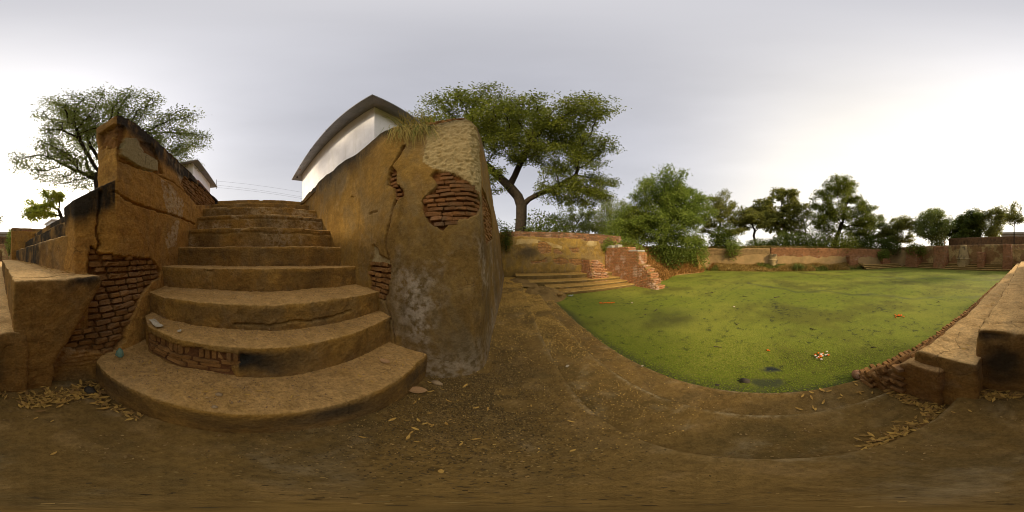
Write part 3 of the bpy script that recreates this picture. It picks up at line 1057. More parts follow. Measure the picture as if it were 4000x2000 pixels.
def build_left_wall():
    prof = [(-1.13, -0.1), (-1.13, 3.30), (-1.2, 3.37), (-1.32, 3.385), (-1.5, 3.36), (-1.94, 3.25), (-2.7, 3.19), (-4.3, 3.17), (-5.5, 3.3), (-5.5, -0.1)]
    main = prism([(x, -1.30, z) for x, z in prof], [(x, -1.68, z) for x, z in prof])
    bt = [(-.75, -1.82), (-.75, -1.52), (-.86, -1.42), (-1.1, -1.32), (-1.25, -1.32), (-1.25, -1.82)]
    butt = prism([(x, y, -0.1) for x, y in bt], [(x, y, 1.90 + (-.75 - x) * 0.75) for x, y in bt])
    lb = [(-.40, -1.7), (-.40, -1.27), (-.62, -1.20), (-.85, -1.11), (-1.2, -1.07), (-1.5, -1.10), (-2.0, -1.2), (-2.6, -1.3), (-2.6, -1.6)]
    lt = [(-.40, -1.7), (-.40, -1.30), (-.70, -1.36), (-.88, -1.36), (-1.2, -1.30), (-1.5, -1.28), (-2.0, -1.29), (-2.6, -1.31), (-2.6, -1.6)]
    low = prism([(x, y, -0.1) for x, y in lb], [(x, y, 1.10 if x < -.5 else 1.08) for x, y in lt])
    v, f, n = remesh([main, butt, low], 0.0165, 3)
    p = v.copy()
    face = (n[:, 1] > 0.25)
    ja, jb = fbm(p, 9, 3, 1) * 0.03, fbm(p, 9, 3, 8) * 0.03
    a, z = p[:, 0] + ja, p[:, 2] + jb
    near = p[:, 1] > -1.62
    hole = (inside(BP1, a, z) | inside(BP2, a, z)) & near & (n[:, 1] > -0.2)
    rec = inside(REC, a, z) & near
    mud = inside(MUD, a, z) & face
    pat = inside(PATCH, a, z) & face
    lines = (np.minimum(dist_line(L1, a, z), dist_line(L2, a, z)) < 0.013) & face
    lc = (dist_line(LC, a, z) < 0.012) & (p[:, 1] > -1.6)
    d = fbm(p, 1.8, 3, 3) * 0.028 + fbm(p, 8, 3, 5) * 0.010 + fbm(p, 28, 2, 6) * 0.005
    above1 = face & (p[:, 2] > np.interp(-p[:, 0], [1.1, 1.45, 1.8, 2.4, 3.06], [2.47, 2.49, 2.55, 2.6, 2.54])) & (p[:, 0] > -3.06)
    d = d + np.where(above1, -0.02, 0)
    d = np.where(pat, 0.014 + fbm(p, 8, 2, 5) * 0.004, d)
    d = np.where(mud, d - 0.03 + fbm(p, 12, 3, 2) * 0.02, d)
    d = np.where(rec, -0.05 + fbm(p, 14, 3, 2) * 0.03, d)
    d = np.where(lines, d - 0.035, d)
    d = np.where(lc, d - 0.045, d)
    d = np.where(hole, -0.070 + fbm(p, 18, 2, 7) * 0.014, d)
    strata = (p[:, 0] > -0.95) & (p[:, 0] < -0.4) & (p[:, 2] > 0.2) & (p[:, 2] < 0.42)
    d = d + np.where(strata, np.sin(p[:, 2] * 130 + fbm(p, 4, 2) * 2) * 0.012 * sstep(-.2, .4, fbm(p, 5, 2, 9)), 0)
    tree = bvh(v, f)
    v2 = v + n * d[:, None]
    mask = np.zeros((len(v), 3))
    mask[:, 0] = np.maximum(np.where(hole | rec, 1.0, 0), np.where(mud, 0.8, 0)) + np.where(lines | lc, 0.6, 0)
    mask[:, 0] = np.clip(np.maximum(mask[:, 0], strata * 0.5), 0, 1)
    tz = np.interp(-p[:, 0], [1.13, 1.32, 1.94, 2.7, 4.3, 5.5], [3.33, 3.385, 3.25, 3.19, 3.17, 3.3])
    cap = sstep(0.55, 0.16, tz - p[:, 2] + fbm(p, 3.2, 3, 2) * 0.22) * (p[:, 2] > 2.4)
    cap = cap * np.where(n[:, 0] > 0.7, 0.4, 1.0)
    btz = 1.86 + (-.75 - p[:, 0]) * 0.75
    bcap = sstep(0.36, 0.14, btz - p[:, 2] + fbm(p, 3.2, 3, 2) * 0.13) * (p[:, 0] > -1.22) * (p[:, 2] > 1.5) * (p[:, 2] < 2.3) * (p[:, 0] > -1.12)
    low_d = sstep(0.3, 0.0, p[:, 2] + fbm(p, 4, 3, 2) * 0.15) * 0.35
    mask[:, 1] = np.clip(np.maximum(np.maximum(cap, bcap), low_d), 0, 0.97)
    wt_ = (inside(WP1, a, z) | inside(WP2, a, z) | inside(WP3, a, z)) & face
    lowwhite = sstep(0.45, 0.1, np.hypot(p[:, 0] + 0.42, (p[:, 2] - 0.52) * 1.2) + fbm(p, 5, 3, 4) * 0.12)
    mask[:, 2] = np.maximum(np.where(wt_, 0.8, 0), lowwhite * 0.5)
    o = obj('cheek_wall', new_mesh('cheek_wall', v2, f, True, {'mask': mask, 'cement': np.where(pat, 1.0, 0)}), M_wallL)
    tag(o, 'tall ragged ochre wall with black weathered top left of the stairs', 'wall')

    def surf(aa, zz):
        hit = tree.ray_cast(Vector((aa, -0.5, zz)), Vector((0, -1, 0)))
        if hit[0] is None:
            return None
        nn = hit[1]
        if nn.y < 0:
            nn = -nn
        nn = (nn + Vector((0, 0.6, 0))).normalized()
        return hit[0], nn, Vector((-1, 0, 0))
    lay_bricks(BR_OLD, BP2, surf, o, 0.066, 0.052, 0.10, 0.155, 0.016, 0.022, 0.08, 1.1)
    lay_bricks(BR_OLD, BP1, surf, o, 0.062, 0.046, 0.14, 0.2, 0.018, 0.03, 0.08, 1.2)
    return o


left_wall = build_left_wall()

# ================================================================== STAIRCASE
ST = [(-0.69, 0.285), (-1.12, 0.61), (-1.46, 0.86), (-2.02, 1.14), (-2.5, 1.45), (-2.95, 1.83), (-3.4, 2.2), (-3.85, 2.51), (-4.6, 2.86), (-5.4, 3.24)]
stair = thing('staircase', 'steep flight of worn ochre steps rising between two old plastered walls', 'staircase', (-0.7, 0, 0))


def build_stairs():
    for i, (x, z) in enumerate(ST):
        back = x - (0.75 if i < 9 else 1.2)
        zb = -0.12 if i == 0 else ST[i - 1][1] - 0.14
        if i == 0:
            pl = [(x - 0.02, -1.0), (x, -0.85), (x, 0.85), (x - 0.05, 1.36), (back, 1.36), (back, -1.25), (x - 0.2, -1.22), (x - 0.06, -1.14)]
        elif i == 1:
            pl = [(x - 0.30, -1.16), (x - 0.08, -0.95), (x + 0.02, -0.6), (x + 0.03, 0.2), (x, 0.8), (x - 0.1, 1.4), (back, 1.45), (back, -1.2)]
        elif i == 2:
            pl = [(x - 0.12, -1.22), (x + 0.02, -0.9), (x + 0.05, 0.5), (x, 1.4), (back, 1.5), (back, -1.3)]
        else:
            pl = [(x, -1.38), (x, 1.62), (back, 1.64), (back, -1.38)]
        vox = 0.013 if i < 3 else (0.017 if i < 5 else 0.024)
        sm = (9, 9, 16, 10, 7, 4, 4, 3, 3, 3)[i]
        v, f, n = remesh([prism([(a, b, zb) for a, b in pl][::-1], [(a, b, z) for a, b in pl][::-1])], vox, sm)
        p = v.copy()
        rough = (0.6, 0.8, 1.5, 1.5, 1.3, 1, 1, 1, 1, 1)[i]
        d = fbm(p, 1.1, 2, i + 60) * 0.020 + fbm(p, 2.6, 3, i) * 0.016 + fbm(p, 9, 3, i + 4) * 0.009 * rough + fbm(p, 30, 2, i + 9) * 0.004 * rough
        # knocked-off arrises
        edge = np.exp(-(((p[:, 0] - x) / 0.07) ** 2 + ((p[:, 2] - z) / 0.06) ** 2))
        d = d + edge * np.minimum(0, fbm(p, 3.5, 4, i + 2) + 0.25) * 0.15
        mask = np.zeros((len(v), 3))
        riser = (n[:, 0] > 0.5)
        riser_dark = riser * np.clip(0.22 + fbm(p, 2.4, 4, i + 31) * 0.55, 0, 0.5) * sstep(0.02, 0.06, z - p[:, 2])  # stains, plus painted shade that sets risers off from treads
        mask[:, 1] = riser_dark
        if i == 1:
            lost = riser & (p[:, 1] < -0.12 + fbm(p, 5, 3) * 0.12) & (p[:, 1] > -1.05) & (p[:, 2] > 0.29) & (p[:, 2] < 0.54 + fbm(p, 6, 3, 3) * 0.05)
            d = np.where(lost, d - 0.038, d)
            mask[:, 0] = lost
            mask[:, 1] = riser_dark + riser * (p[:, 1] > -0.12) * sstep(0.60, 0.52, p[:, 2]) * sstep(0.3, 0.45, p[:, 2] + fbm(p, 4, 3) * 0.12) * sstep(0.6, -0.1, p[:, 1]) * 0.95
        if i == 0:
            mask[:, 1] = riser_dark + riser * sstep(0.27, 0.2, p[:, 2]) * sstep(0.03, 0.16, p[:, 2] + fbm(p, 3, 3) * 0.06) * np.clip(0.25 + fbm(p, 2.2, 3, 44) * 0.5, 0, 0.6)
        if i in (5, 6, 7):
            mask[:, 2] = riser * sstep(0.0, 0.5, fbm(p, 3.5, 3, 5) + 0.2) * 0.7
            brk = (p[:, 1] > 0.95 + fbm(p, 3, 2) * 0.1) & (p[:, 2] > z - 0.12) & (p[:, 0] > x - 0.12)
            d = np.where(brk, d - 0.035, d)
        if i in (6, 5):
            ln = np.abs(p[:, 2] - (z - 0.10 - 0.03 * fbm(np.c_[p[:, 1], p[:, 1] * 0, p[:, 1] * 0], 6, 3, i))) < 0.012
            d = np.where(ln & riser, d - 0.025, d)
        if i == 2:
            ln = (np.abs(p[:, 2] - (0.665 + 0.03 * fbm(np.c_[p[:, 1], p[:, 1] * 0, p[:, 1] * 0], 5, 3, 3) + 0.03 * p[:, 1])) < 0.012) & (p[:, 1] > -0.2) & (p[:, 1] < 0.95)
            d = np.where(ln & riser, d - 0.03, d)
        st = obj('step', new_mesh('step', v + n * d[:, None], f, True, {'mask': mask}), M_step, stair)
        if i == 1:
            t = bvh(v, f)

            def surf(c, zz, t=t):
                h = t.ray_cast(Vector((0, c, zz)), Vector((-1, 0, 0)))
                if h[0] is None:
                    return None
                nn = h[1] if h[1].x > 0 else -h[1]
                return h[0], nn, Vector((0, 1, 0))
            y = -1.0
            while y < -0.14:                                            # bricks on end under the nosing
                w = random.uniform(0.034, 0.05)
                s = surf(y, 0.50)
                if s:
                    place_brick(BR_STEP, s[0] - s[1] * random.uniform(0.058, 0.085), s[1], s[2], (w, 0.08, random.uniform(0.10, 0.125)), st)
                y += w + 0.012
            lay_bricks(BR_STEP, [(-1.02, 0.30), (-0.2, 0.30), (-0.16, 0.43), (-1.0, 0.43)], surf, st, 0.046, 0.036, 0.12, 0.2, 0.012, 0.026, 0.07, 1.0)


build_stairs()

# ================================================================== GHAT LEDGES TO THE SOUTH
ghat = thing('terrace_steps', 'broad sunlit terrace ledges stepping down to the pond beside the stairs', 'steps', (-0.1, -1.2, 0))


def build_ghat():
    def led(name, parts, vox, sm, seed, dark=0.0, mat=M_ghat):
        v, f, n = remesh(parts, vox, sm)
        p = v.copy()
        d = fbm(p, 1.9, 3, seed) * 0.026 + fbm(p, 9, 3, seed + 2) * 0.011 + fbm(p, 26, 2, seed + 3) * 0.005
        zt = p[:, 2].max()
        edge = sstep(0.12, 0.0, zt - p[:, 2])
        yf = p[:, 1].max()
        d = d + edge * np.minimum(0, fbm(p, 3.5, 4, seed + 7) + 0.1) * 0.10 * (n[:, 2] < 0.85)
        mask = np.zeros((len(v), 3))
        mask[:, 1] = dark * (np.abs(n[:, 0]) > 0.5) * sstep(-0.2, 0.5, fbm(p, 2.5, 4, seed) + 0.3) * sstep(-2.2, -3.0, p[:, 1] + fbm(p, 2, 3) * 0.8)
        fr = (n[:, 1] > 0.5)
        if name == 'ledge':
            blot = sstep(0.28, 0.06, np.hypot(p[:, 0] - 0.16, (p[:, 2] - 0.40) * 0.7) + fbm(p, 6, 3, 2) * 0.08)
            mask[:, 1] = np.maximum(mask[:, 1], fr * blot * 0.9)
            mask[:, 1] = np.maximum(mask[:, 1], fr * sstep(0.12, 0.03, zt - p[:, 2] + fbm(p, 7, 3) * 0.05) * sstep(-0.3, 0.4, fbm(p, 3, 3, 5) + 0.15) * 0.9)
        # sawn-off cracks across the top
        for cy in (-1.36, -2.05, -3.4, -5.2):
            ln = np.abs(p[:, 1] - cy - 0.06 * fbm(np.c_[p[:, 0], p[:, 0] * 0, p[:, 0] * 0], 5, 3, cy)) < 0.012
            d = np.where(ln & (n[:, 2] > 0.6), d - 0.02, d)
        return obj('step', new_mesh('step', v + n * d[:, None], f, True, {'mask': mask}), mat, ghat)
    dp = [(-.10, -.15), (-.10, 1.115), (-.84, 1.115), (-.86, 1.06), (-.80, .96), (-.70, .84), (-.62, .70), (-.55, .56), (-.46, .44), (-.40, .30), (-.43, .18), (-.40, .05), (-.42, -.15)]
    back = [(-.10, -.15), (-.10, 1.115), (-.80, 1.115), (-.80, -.15)]
    led('ledge', [prism([(a, -1.19, b) for a, b in dp], [(a, -1.36, b) for a, b in dp]), prism([(a, -1.33, b) for a, b in back], [(a, -7.8, b) for a, b in back])], 0.0185, 3, 1, 0.5)
    led('ledge', [box(-0.2, 0.355, -19.2, -1.175, -0.15, 0.695)], 0.024, 3, 5, 0.5)
    slope = [(0.30, -0.8), (0.84, -0.8), (0.84, 0.40), (0.79, 0.45), (0.30, 0.45)]
    led('lower', [prism([(a, -1.03, b) for a, b in slope], [(a, -19.2, b) for a, b in slope])], 0.026, 3, 9)
    for x0, x1, z, s in ((-1.28, -0.75, 1.56, 12), (-1.75, -1.2, 1.97, 15), (-2.4, -1.66, 2.39, 19)):
        led('high', [box(x0, x1, -7.8, -1.72, 0.6, z)], 0.028, 2, s, 0.95)
    # broken brick slope between the lowest ledge and the water
    sl = [(0.55, -0.8), (1.60, -0.8), (1.58, -0.36), (1.15, 0.02), (0.86, 0.30), (0.55, 0.32)]
    v, f, n = remesh([prism([(a, -0.98, b) for a, b in sl], [(a, -19.2, b) for a, b in sl])], 0.03, 1)
    d = fbm(v, 3, 3, 4) * 0.035 + fbm(v, 12, 3, 6) * 0.018
    mk = np.zeros((len(v), 3))
    mk[:, 0] = 0.4
    so = obj('brick_slope', new_mesh('brick_slope', v + n * d[:, None], f, True, {'mask': mk}), M_ghat, ghat)
    y = -1.02
    while y > -9.5:
        place_brick(BR_STEP, (1.53 + random.uniform(-.02, .03), y, -0.33 + random.uniform(-.015, .02)), (1, 0, 0.3), (0, 1, 0), (random.uniform(.055, .075), 0.15, 0.05), so)
        y -= 0.085
    for k in range(28):                                                   # broken brick ends showing in the north face of the slope
        t = random.random()
        zt_ = 0.26 - 0.62 * t
        place_brick(BR_STEP, (0.88 + 0.66 * t, -0.985 + random.uniform(-.02, .02), zt_ - random.random() * (zt_ + 0.38)), (random.uniform(-.3, .3), 1, 0.2), (1, 0, random.uniform(-.2, .2)), (random.uniform(.07, .15), .09, .04), so)
    for k in range(70):
        t = random.random()
        y = -1.0 - 3.2 * random.random() ** 2
        place_brick(BR_STEP, (0.9 + 0.6 * t, y, 0.28 - 0.58 * t - random.uniform(0, .02)), (0.7, random.uniform(-.3, .3), 0.7), (0.2 + random.uniform(-.5, .5), 1, 0), (random.uniform(.08, .14), .08, .045), so)


build_ghat()

# ================================================================== NORTH SIDE: steps, plastered wall, brick piers


def build_north():
    xs = np.arange(-0.1, 6.75, 0.05)
    ns = thing('pond_steps', 'low plastered steps strewn with yellow leaves below the north wall', 'steps', (3.3, 8.3, WZ))
    for y0, z, x0 in ((6.72, -0.29, 1.9), (7.35, -0.17, 1.55), (8.08, -0.02, 0.55), (8.95, 0.22, 0.15)):
        v, f = strip([(y0 + 0.02, z - 0.5), (y0, z - 0.04), (y0 + 0.03, z), (y0 + 1.2, z + 0.01)], xs[xs > x0], 'x', (0.012, 2, 0.006, 9), y0, 0.04)
        obj('step', new_mesh('step', v, f), M_nstep, ns)
    tops = [(-0.75, -0.3), (-0.75, 2.8), (1.0, 2.8), (3.2, 2.85), (5.5, 2.86), (7.86, 2.84), (7.9, 2.3), (7.6, 2.3), (7.6, -0.3)]
    v, f, n = remesh([prism([(a, 9.9, b) for a, b in tops], [(a, 10.35, b) for a, b in tops])], 0.035, 2)
    p = v.copy()
    ja, jb = fbm(p, 3, 3, 1) * 0.10, fbm(p, 3, 3, 8) * 0.08
    a, z = p[:, 0] + ja, p[:, 2] + jb
    face = n[:, 1] < -0.3
    polys = [[(1.58, 2.17), (2.04, 2.17), (2.48, 1.88), (2.48, 1.66), (2.39, 1.48), (1.78, 1.44), (1.6, 1.65)], [(2.64, 1.79), (3.17, 1.58), (3.17, 1.44), (2.66, 1.48)],
             [(3.62, 1.85), (4.33, 1.84), (4.33, 1.54), (3.84, 1.49)], [(1.13, 0.97), (1.78, 1.01), (2.13, 1.18), (2.13, 0.92), (1.17, 0.8)],
             [(2.57, 1.09), (3.03, 1.26), (3.5, 1.08), (3.59, 0.81), (3.12, 0.73), (2.57, 0.87)], [(3.59, 1.13), (4.79, 1.12), (4.79, 0.79), (4.08, 0.71), (3.59, 0.86)],
             [(-0.4, 2.78), (-0.4, 2.5), (2.8, 2.46), (4.58, 2.45), (4.84, 2.3), (5.83, 2.34), (5.9, 2.15), (6.84, 2.15), (7.48, 2.3), (7.8, 2.3), (7.84, 2.82), (6.23, 2.85), (3.59, 2.85)]]
    hole = np.zeros(len(v), bool)
    for pl in polys:
        hole |= inside(pl, a, z)
    hole &= face
    d = fbm(p, 1.5, 3, 3) * 0.02 + fbm(p, 7, 3, 5) * 0.01
    d = np.where(hole, -0.05, d)
    mask = np.zeros((len(v), 3))
    mask[:, 0] = hole
    dark = sstep(1.2, 0.3, np.hypot((a - 0.95) / 0.85, (z - 1.5) / 0.55) + fbm(p, 2.2, 3, 12) * 0.3) * 0.75
    mask[:, 1] = np.maximum(dark, np.maximum(sstep(0.25, 0, 2.85 - z) * 0.55, sstep(0.6, 0.1, z + fbm(p, 2, 3) * 0.3) * 0.5))
    pale = inside([(4.79, 2.16), (5.27, 2.46), (5.71, 2.29), (5.71, 2.04), (5.11, 1.93)], a, z) | inside(
        [(0.24, 2.33), (1.26, 2.33), (2.22, 2.18), (2.57, 2.05), (3.12, 1.89), (3.12, 1.71), (2.48, 1.88), (1.78, 2.08), (0.24, 2.03)], a, z) | inside([(6.5, 0.55), (6.7, 0.95), (6.9, 0.53), (6.7, 0.28)], a, z)
    cem = np.where(pale & ~hole, 0.7, 0) * np.clip(0.7 + fbm(p, 3, 3, 4), 0, 1)
    o = obj('plastered_wall', new_mesh('plastered_wall', v + n * d[:, None], f, True, {'mask': mask, 'cement': cem}), M_nwall)
    tag(o, 'ochre plastered wall with peeling patches of brick above the north pond steps', 'wall')

    def surf(aa, zz):
        return Vector((aa, 9.9, zz)), Vector((0, -1, 0)), Vector((1, 0, 0))
    for i, pl in enumerate(polys):
        lay_bricks(BR_NTOP if i == 6 else BR_OLD, pl, surf, o, 0.095, 0.075, 0.18, 0.25, 0.022, 0.02, 0.09, 0.6)
    # ---- long stepped pier running down into the water
    pr = [(9.95, -0.8), (9.95, 1.88), (7.36, 1.88), (7.36, 1.58), (6.45, 1.57), (6.44, 0.86), (6.1, 0.84), (6.09, 0.72), (5.83, 0.70), (5.82, 0.45), (5.58, 0.42), (5.57, 0.12), (5.38, 0.10), (5.37, -0.18), (5.16, -0.2), (5.14, -0.8)]
    ins = 0.022
    pier = thing('brick_pier', 'long stepped red brick pier running from the plastered wall into the water', 'pier', (6.6, 7.5, WZ))
    v, f, n = worn([prism([(6.32 + ins, a + ins, b - ins) for a, b in pr], [(6.95 - ins, a + ins, b - ins) for a, b in pr])], 0.05, 1, 0.008, 3, 0.006, 9)
    mk = np.zeros((len(v), 3))
    mk[:, 0] = 0.45
    obj('mortar_core', new_mesh('mortar_core', v, f, True, {'mask': mk}), M_nwall, pier)
    hz = [(q[0], q[1]) for q in pr]

    def top_at(y):
        for (y0, z0), (y1, z1) in zip(hz[1:-1], hz[2:]):
            if y1 <= y <= y0 and y0 != y1:
                return min(z0, z1)
        return 1.88
    cnt = 0
    row = 0
    z = WZ - 0.03
    while z < 1.84:
        y = 5.15 + (0.12 if row % 2 else 0) + 0.12
        while y < 9.8:
            L = 0.245
            if z + 0.045 < top_at(y) + 0.012 and z + 0.045 < top_at(max(5.16, y - 0.11)) + 0.03:
                place_brick(BR_RED, (6.32 + 0.045 + random.uniform(-.006, .012), y, z + 0.045), (-1, 0, 0), (0, 1, 0), (L - 0.018, 0.10, 0.072), pier)
                cnt += 1
            y += L + 0.012
        z += 0.092
        row += 1
    # south-facing ends of every stage
    for (ya, za), (yb, zb) in zip(pr[1:-1], pr[2:]):
        if abs(ya - yb) < 0.03 and za > zb:
            zz = zb + 0.05
            r = 0
            while zz < za - 0.02:
                for k in range(3):
                    xx = 6.43 + k * 0.215 + (0.05 if r % 2 else 0)
                    if xx < 6.93:
                        place_brick(BR_RED, (xx, yb + 0.03, zz), (0, -1, 0), (1, 0, 0), (0.2, 0.10, 0.072), pier)
                zz += 0.092
                r += 1
    for bx in (box(6.33, 6.93, 9.0, 9.85, 1.86, 2.02), box(6.33, 6.92, 6.5, 7.3, 1.55, 1.64), box(6.45, 6.8, 8.45, 8.8, 1.86, 2.05)):
        v, f, n = worn([bx], 0.03, 2, 0.02, 3, 0.008, 9)
        obj('cement_cap', new_mesh('cement_cap', v, f), M_far_conc, pier)
    # ---- short battered pier standing on the steps
    st = thing('brick_stub', 'short battered brick stub standing on the north pond steps', 'pier', (4.95, 8.6, -0.2))
    bt = [(4.42, 7.98), (5.50, 7.98), (5.50, 9.9), (4.42, 9.9)]
    tp = [(4.50, 8.75), (5.36, 8.80), (5.36, 9.9), (4.50, 9.9)]
    v, f, n = worn([prism([(a + .02, b + .02, -0.4) for a, b in bt], [(a + .02, b + .02, 1.10) for a, b in tp])], 0.04, 1, 0.01, 3, 0.006, 9)
    mk = np.zeros((len(v), 3))
    mk[:, 0] = 0.4
    obj('mortar_core', new_mesh('mortar_core', v, f, True, {'mask': mk}), M_nwall, st)
    z = -0.2
    r = 0
    while z < 1.08:
        t = (z + 0.4) / 1.5
        yf = 7.98 + 0.77 * t - (0.05 if (r // 3) % 2 else 0)
        xl = 4.42 + 0.08 * t
        xr = 5.50 - 0.14 * t
        if z > 0.85:
            xr -= 0.2
        x = xl + (0.12 if r % 2 else 0.02)
        while x + 0.1 < xr:
            place_brick(BR_RED, (x + 0.11, yf + 0.035, z), (0, -1, 0.3), (1, 0, 0), (0.215, 0.12, 0.072), st)
            x += 0.24
        y = yf + 0.2
        while y < 9.8:
            place_brick(BR_RED, (xl + 0.03, y, z), (-1, 0, 0.05), (0, 1, 0), (0.22, 0.1, 0.072), st)
            y += 0.245
        z += 0.092
        r += 1


build_north()

# ================================================================== FAR WALLS


def far_wall(name, x0, x1, y0, y1, z0, z1, mat, label, parent=None, vox=0.12, rag=0.08, cat='wall', parts=None):
    v, f, n = remesh(parts or [box(x0, x1, y0, y1, z0, z1)], vox, 1)
    d = fbm(v, 0.8, 3, x0) * 0.05 + fbm(v, 3, 3, y0) * 0.03
    v2 = v + n * d[:, None]
    v2[:, 2] += sstep(0.3, 0, z1 - v[:, 2]) * fbm(np.c_[v[:, 0], v[:, 1], v[:, 2] * 0], 0.7, 4, 5) * rag
    o = obj(name, new_mesh(name, v2, f), mat, parent)
    if parent is None:
        tag(o, label, cat)
    return o


east = far_wall('brick_wall', 19.75, 20.4, -18.9, -0.3, -0.6, 2.34, M_eastwall, 'long red brick retaining wall along the far side of the pond')
far_wall('plaster_wall', 19.8, 20.4, -0.25, 8.9, -0.6, 2.16, M_eastwall_pl, 'brown plastered wall at the far left end of the pond')
south = far_wall('retaining_wall', -9.0, 19.7, -20.7, -20.0, -0.6, 2.76, M_southwall, 'ochre and brick retaining wall with piers behind the south pond steps', vox=0.09,
                 parts=[box(-9.0, -0.2, -20.7, -20.0, -0.6, 2.76), box(1.35, 16.5, -20.7, -20.0, -0.6, 2.76), box(17.1, 19.7, -20.7, -20.0, -0.6, 2.76),
                        box(-0.3, 1.45, -20.7, -20.0, 2.0, 2.76), box(-0.3, 1.45, -20.7, -20.0, -0.6, 0.45), box(-0.3, 1.45, -20.7, -20.45, 0.3, 2.2),
                        box(16.4, 17.2, -20.7, -20.0, 1.3, 2.76), box(16.4, 17.2, -20.7, -20.0, -0.6, 0.35), box(16.4, 17.2, -20.7, -20.55, 0.2, 1.5)])
far_wall('boundary_wall', -14.0, 12.5, -25.4, -25.0, 2.3, 4.35, M_boundary, 'higher dark boundary wall standing behind the south retaining wall')


def pier(x0, x1, y0, y1, z0, z1, label, taper=0.0, name='brick_buttress', mat=M_southpier, cat='pier'):
    c = ((x0 + x1) / 2, (y0 + y1) / 2)
    bl = [(x0, y0), (x1, y0), (x1, y1), (x0, y1)]
    tl = [(c[0] + (a - c[0]) * (1 - taper), y1 if b == y1 else b + (y1 - y0) * taper) for a, b in bl]
    v, f, n = worn([prism([(a, b, z0) for a, b in bl], [(a, b, z1) for a, b in tl])], 0.07, 1, 0.05, 2, 0.03, 5, x0)
    return tag(obj(name, new_mesh(name, v, f), mat), label, cat)


# south piers lean against the retaining wall (their fronts face north)
def spier(x0, x1, dep, z1, label, taper=0.0, **k):
    c = (x0 + x1) / 2
    bl = [(x0, -20.05), (x1, -20.05), (x1, -20.0 + dep), (x0, -20.0 + dep)]
    tl = [(c + (a - c) * (1 - taper), -20.05 if b < -20 else -20.0 + dep * (1 - taper)) for a, b in bl]
    v, f, n = worn([prism([(a, b, -0.5) for a, b in bl], [(a, b, z1) for a, b in tl])], 0.07, 1, 0.06, 2, 0.03, 5, x0)
    return tag(obj('brick_buttress', new_mesh('brick_buttress', v, f), M_southpier), label, 'buttress', 'buttresses along the south retaining wall')


spier(1.4, 2.5, 1.3, 2.7, 'tall broad brick buttress nearest the sunlit ledges on the south wall', 0.05)
spier(4.75, 5.6, 1.2, 1.75, 'narrow low brick buttress right of the pale tapered pillar')
spier(9.9, 11.7, 1.3, 2.6, 'wide ruined red brick buttress left of the pale tapered pillar', 0.06)
spier(14.3, 16.5, 1.6, 2.5, 'crumbling red brick corner buttress beside a small dark doorway', 0.12)


def drum(name, cx, cy, z0, z1, r0, r1, band, mat, label, half=None):
    V, F = [], []
    prof = [(r0, z0), (r0 * 0.97, z0 + (band - z0) * 0.9), (r0 * 1.03, band - 0.05), (r0 * 1.03, band + 0.02), (r0 * 0.9 + r1 * 0.1 - 0.06, band + 0.07), (r1, z1 - 0.04), (r1 * 0.9, z1), (0.02, z1 + 0.01)]
    n = 22
    for r, z in prof:
        for k in range(n):
            a = 2 * math.pi * k / n
            V.append((cx + r * math.cos(a), cy + r * math.sin(a), z))
    for i in range(len(prof) - 1):
        for k in range(n):
            F.append((i * n + k, i * n + (k + 1) % n, (i + 1) * n + (k + 1) % n, (i + 1) * n + k))
    F.append(tuple(range(n))[::-1])
    v, f, nn = worn([(V, F)], 0.05, 1, 0.04, 1.5, 0.02, 5, cx)
    mk = np.zeros((len(v), 3))
    mk[:, 1] = sstep(0.1, 0.5, fbm(v, 1.4, 3, 4) + 0.15) * 0.85
    return tag(obj(name, new_mesh(name, v, f, True, {'mask': mk}), mat), label, 'pillar')


M_palepier = masonry('pale_pillar_plaster', (0.40, 0.29, 0.13), (0.33, 0.24, 0.11), (0.28, 0.2, 0.09), bump=0.03)
drum('tapered_pillar', 7.7, -19.85, -0.3, 2.72, 0.88, 0.42, 0.95, M_palepier, 'pale half-round tapered pillar against the south retaining wall')
drum('round_pillar', 19.7, -0.62, -0.1, 1.55, 0.56, 0.48, 0.85, M_palepier, 'short round banded pillar against the far pond wall')
for (ya, yb, z1, dep, lab) in ((-11.7, -10.3, 1.42, 0.9, 'square brick buttress on the middle of the far red wall'), (-17.6, -16.1, 0.95, 1.0, 'low brick buttress topped with a bush near the far pond corner')):
    v, f, n = worn([box(19.8 - dep, 19.8, ya, yb, -0.6, z1)], 0.07, 1, 0.05, 2, 0.03, 5, ya)
    tag(obj('brick_buttress', new_mesh('brick_buttress', v, f), M_eastwall), lab, 'buttress', 'buttresses along the far pond wall')
# steps under the south wall
ss = thing('south_steps', 'dark mossy steps below the south retaining wall at the water', 'steps', (9, -19, WZ))
xs_s = np.arange(0.9, 17.2, 0.15)
for k, (y0, z) in enumerate(((-18.35, -0.27), (-18.75, -0.07), (-19.15, 0.12), (-19.55, 0.31))):
    v, f = strip([(y0 + 0.0, z - 0.5), (y0, z - 0.03), (y0 - 0.03, z), (y0 - 0.6, z)], xs_s, 'x', (0.03, 1.2, 0.02, 5), k * 3.0, 0.06)
    obj('step', new_mesh('step', v, f), M_nstep, ss)
es = thing('east_steps', 'low ruined steps at the far corner of the pond below the red wall', 'steps', (18.4, -15.5, WZ))
for k, (x0, z) in enumerate(((16.9, -0.27), (17.35, -0.07), (17.8, 0.12))):
    v, f = strip([(x0, z - 0.5), (x0, z - 0.03), (x0 + 0.03, z), (x0 + 0.7, z)], np.arange(-18.4, -11.5, 0.15), 'y', (0.04, 1.2, 0.02, 5), k * 3.0, 0.06)
    obj('step', new_mesh('step', v, f), M_nstep, es)
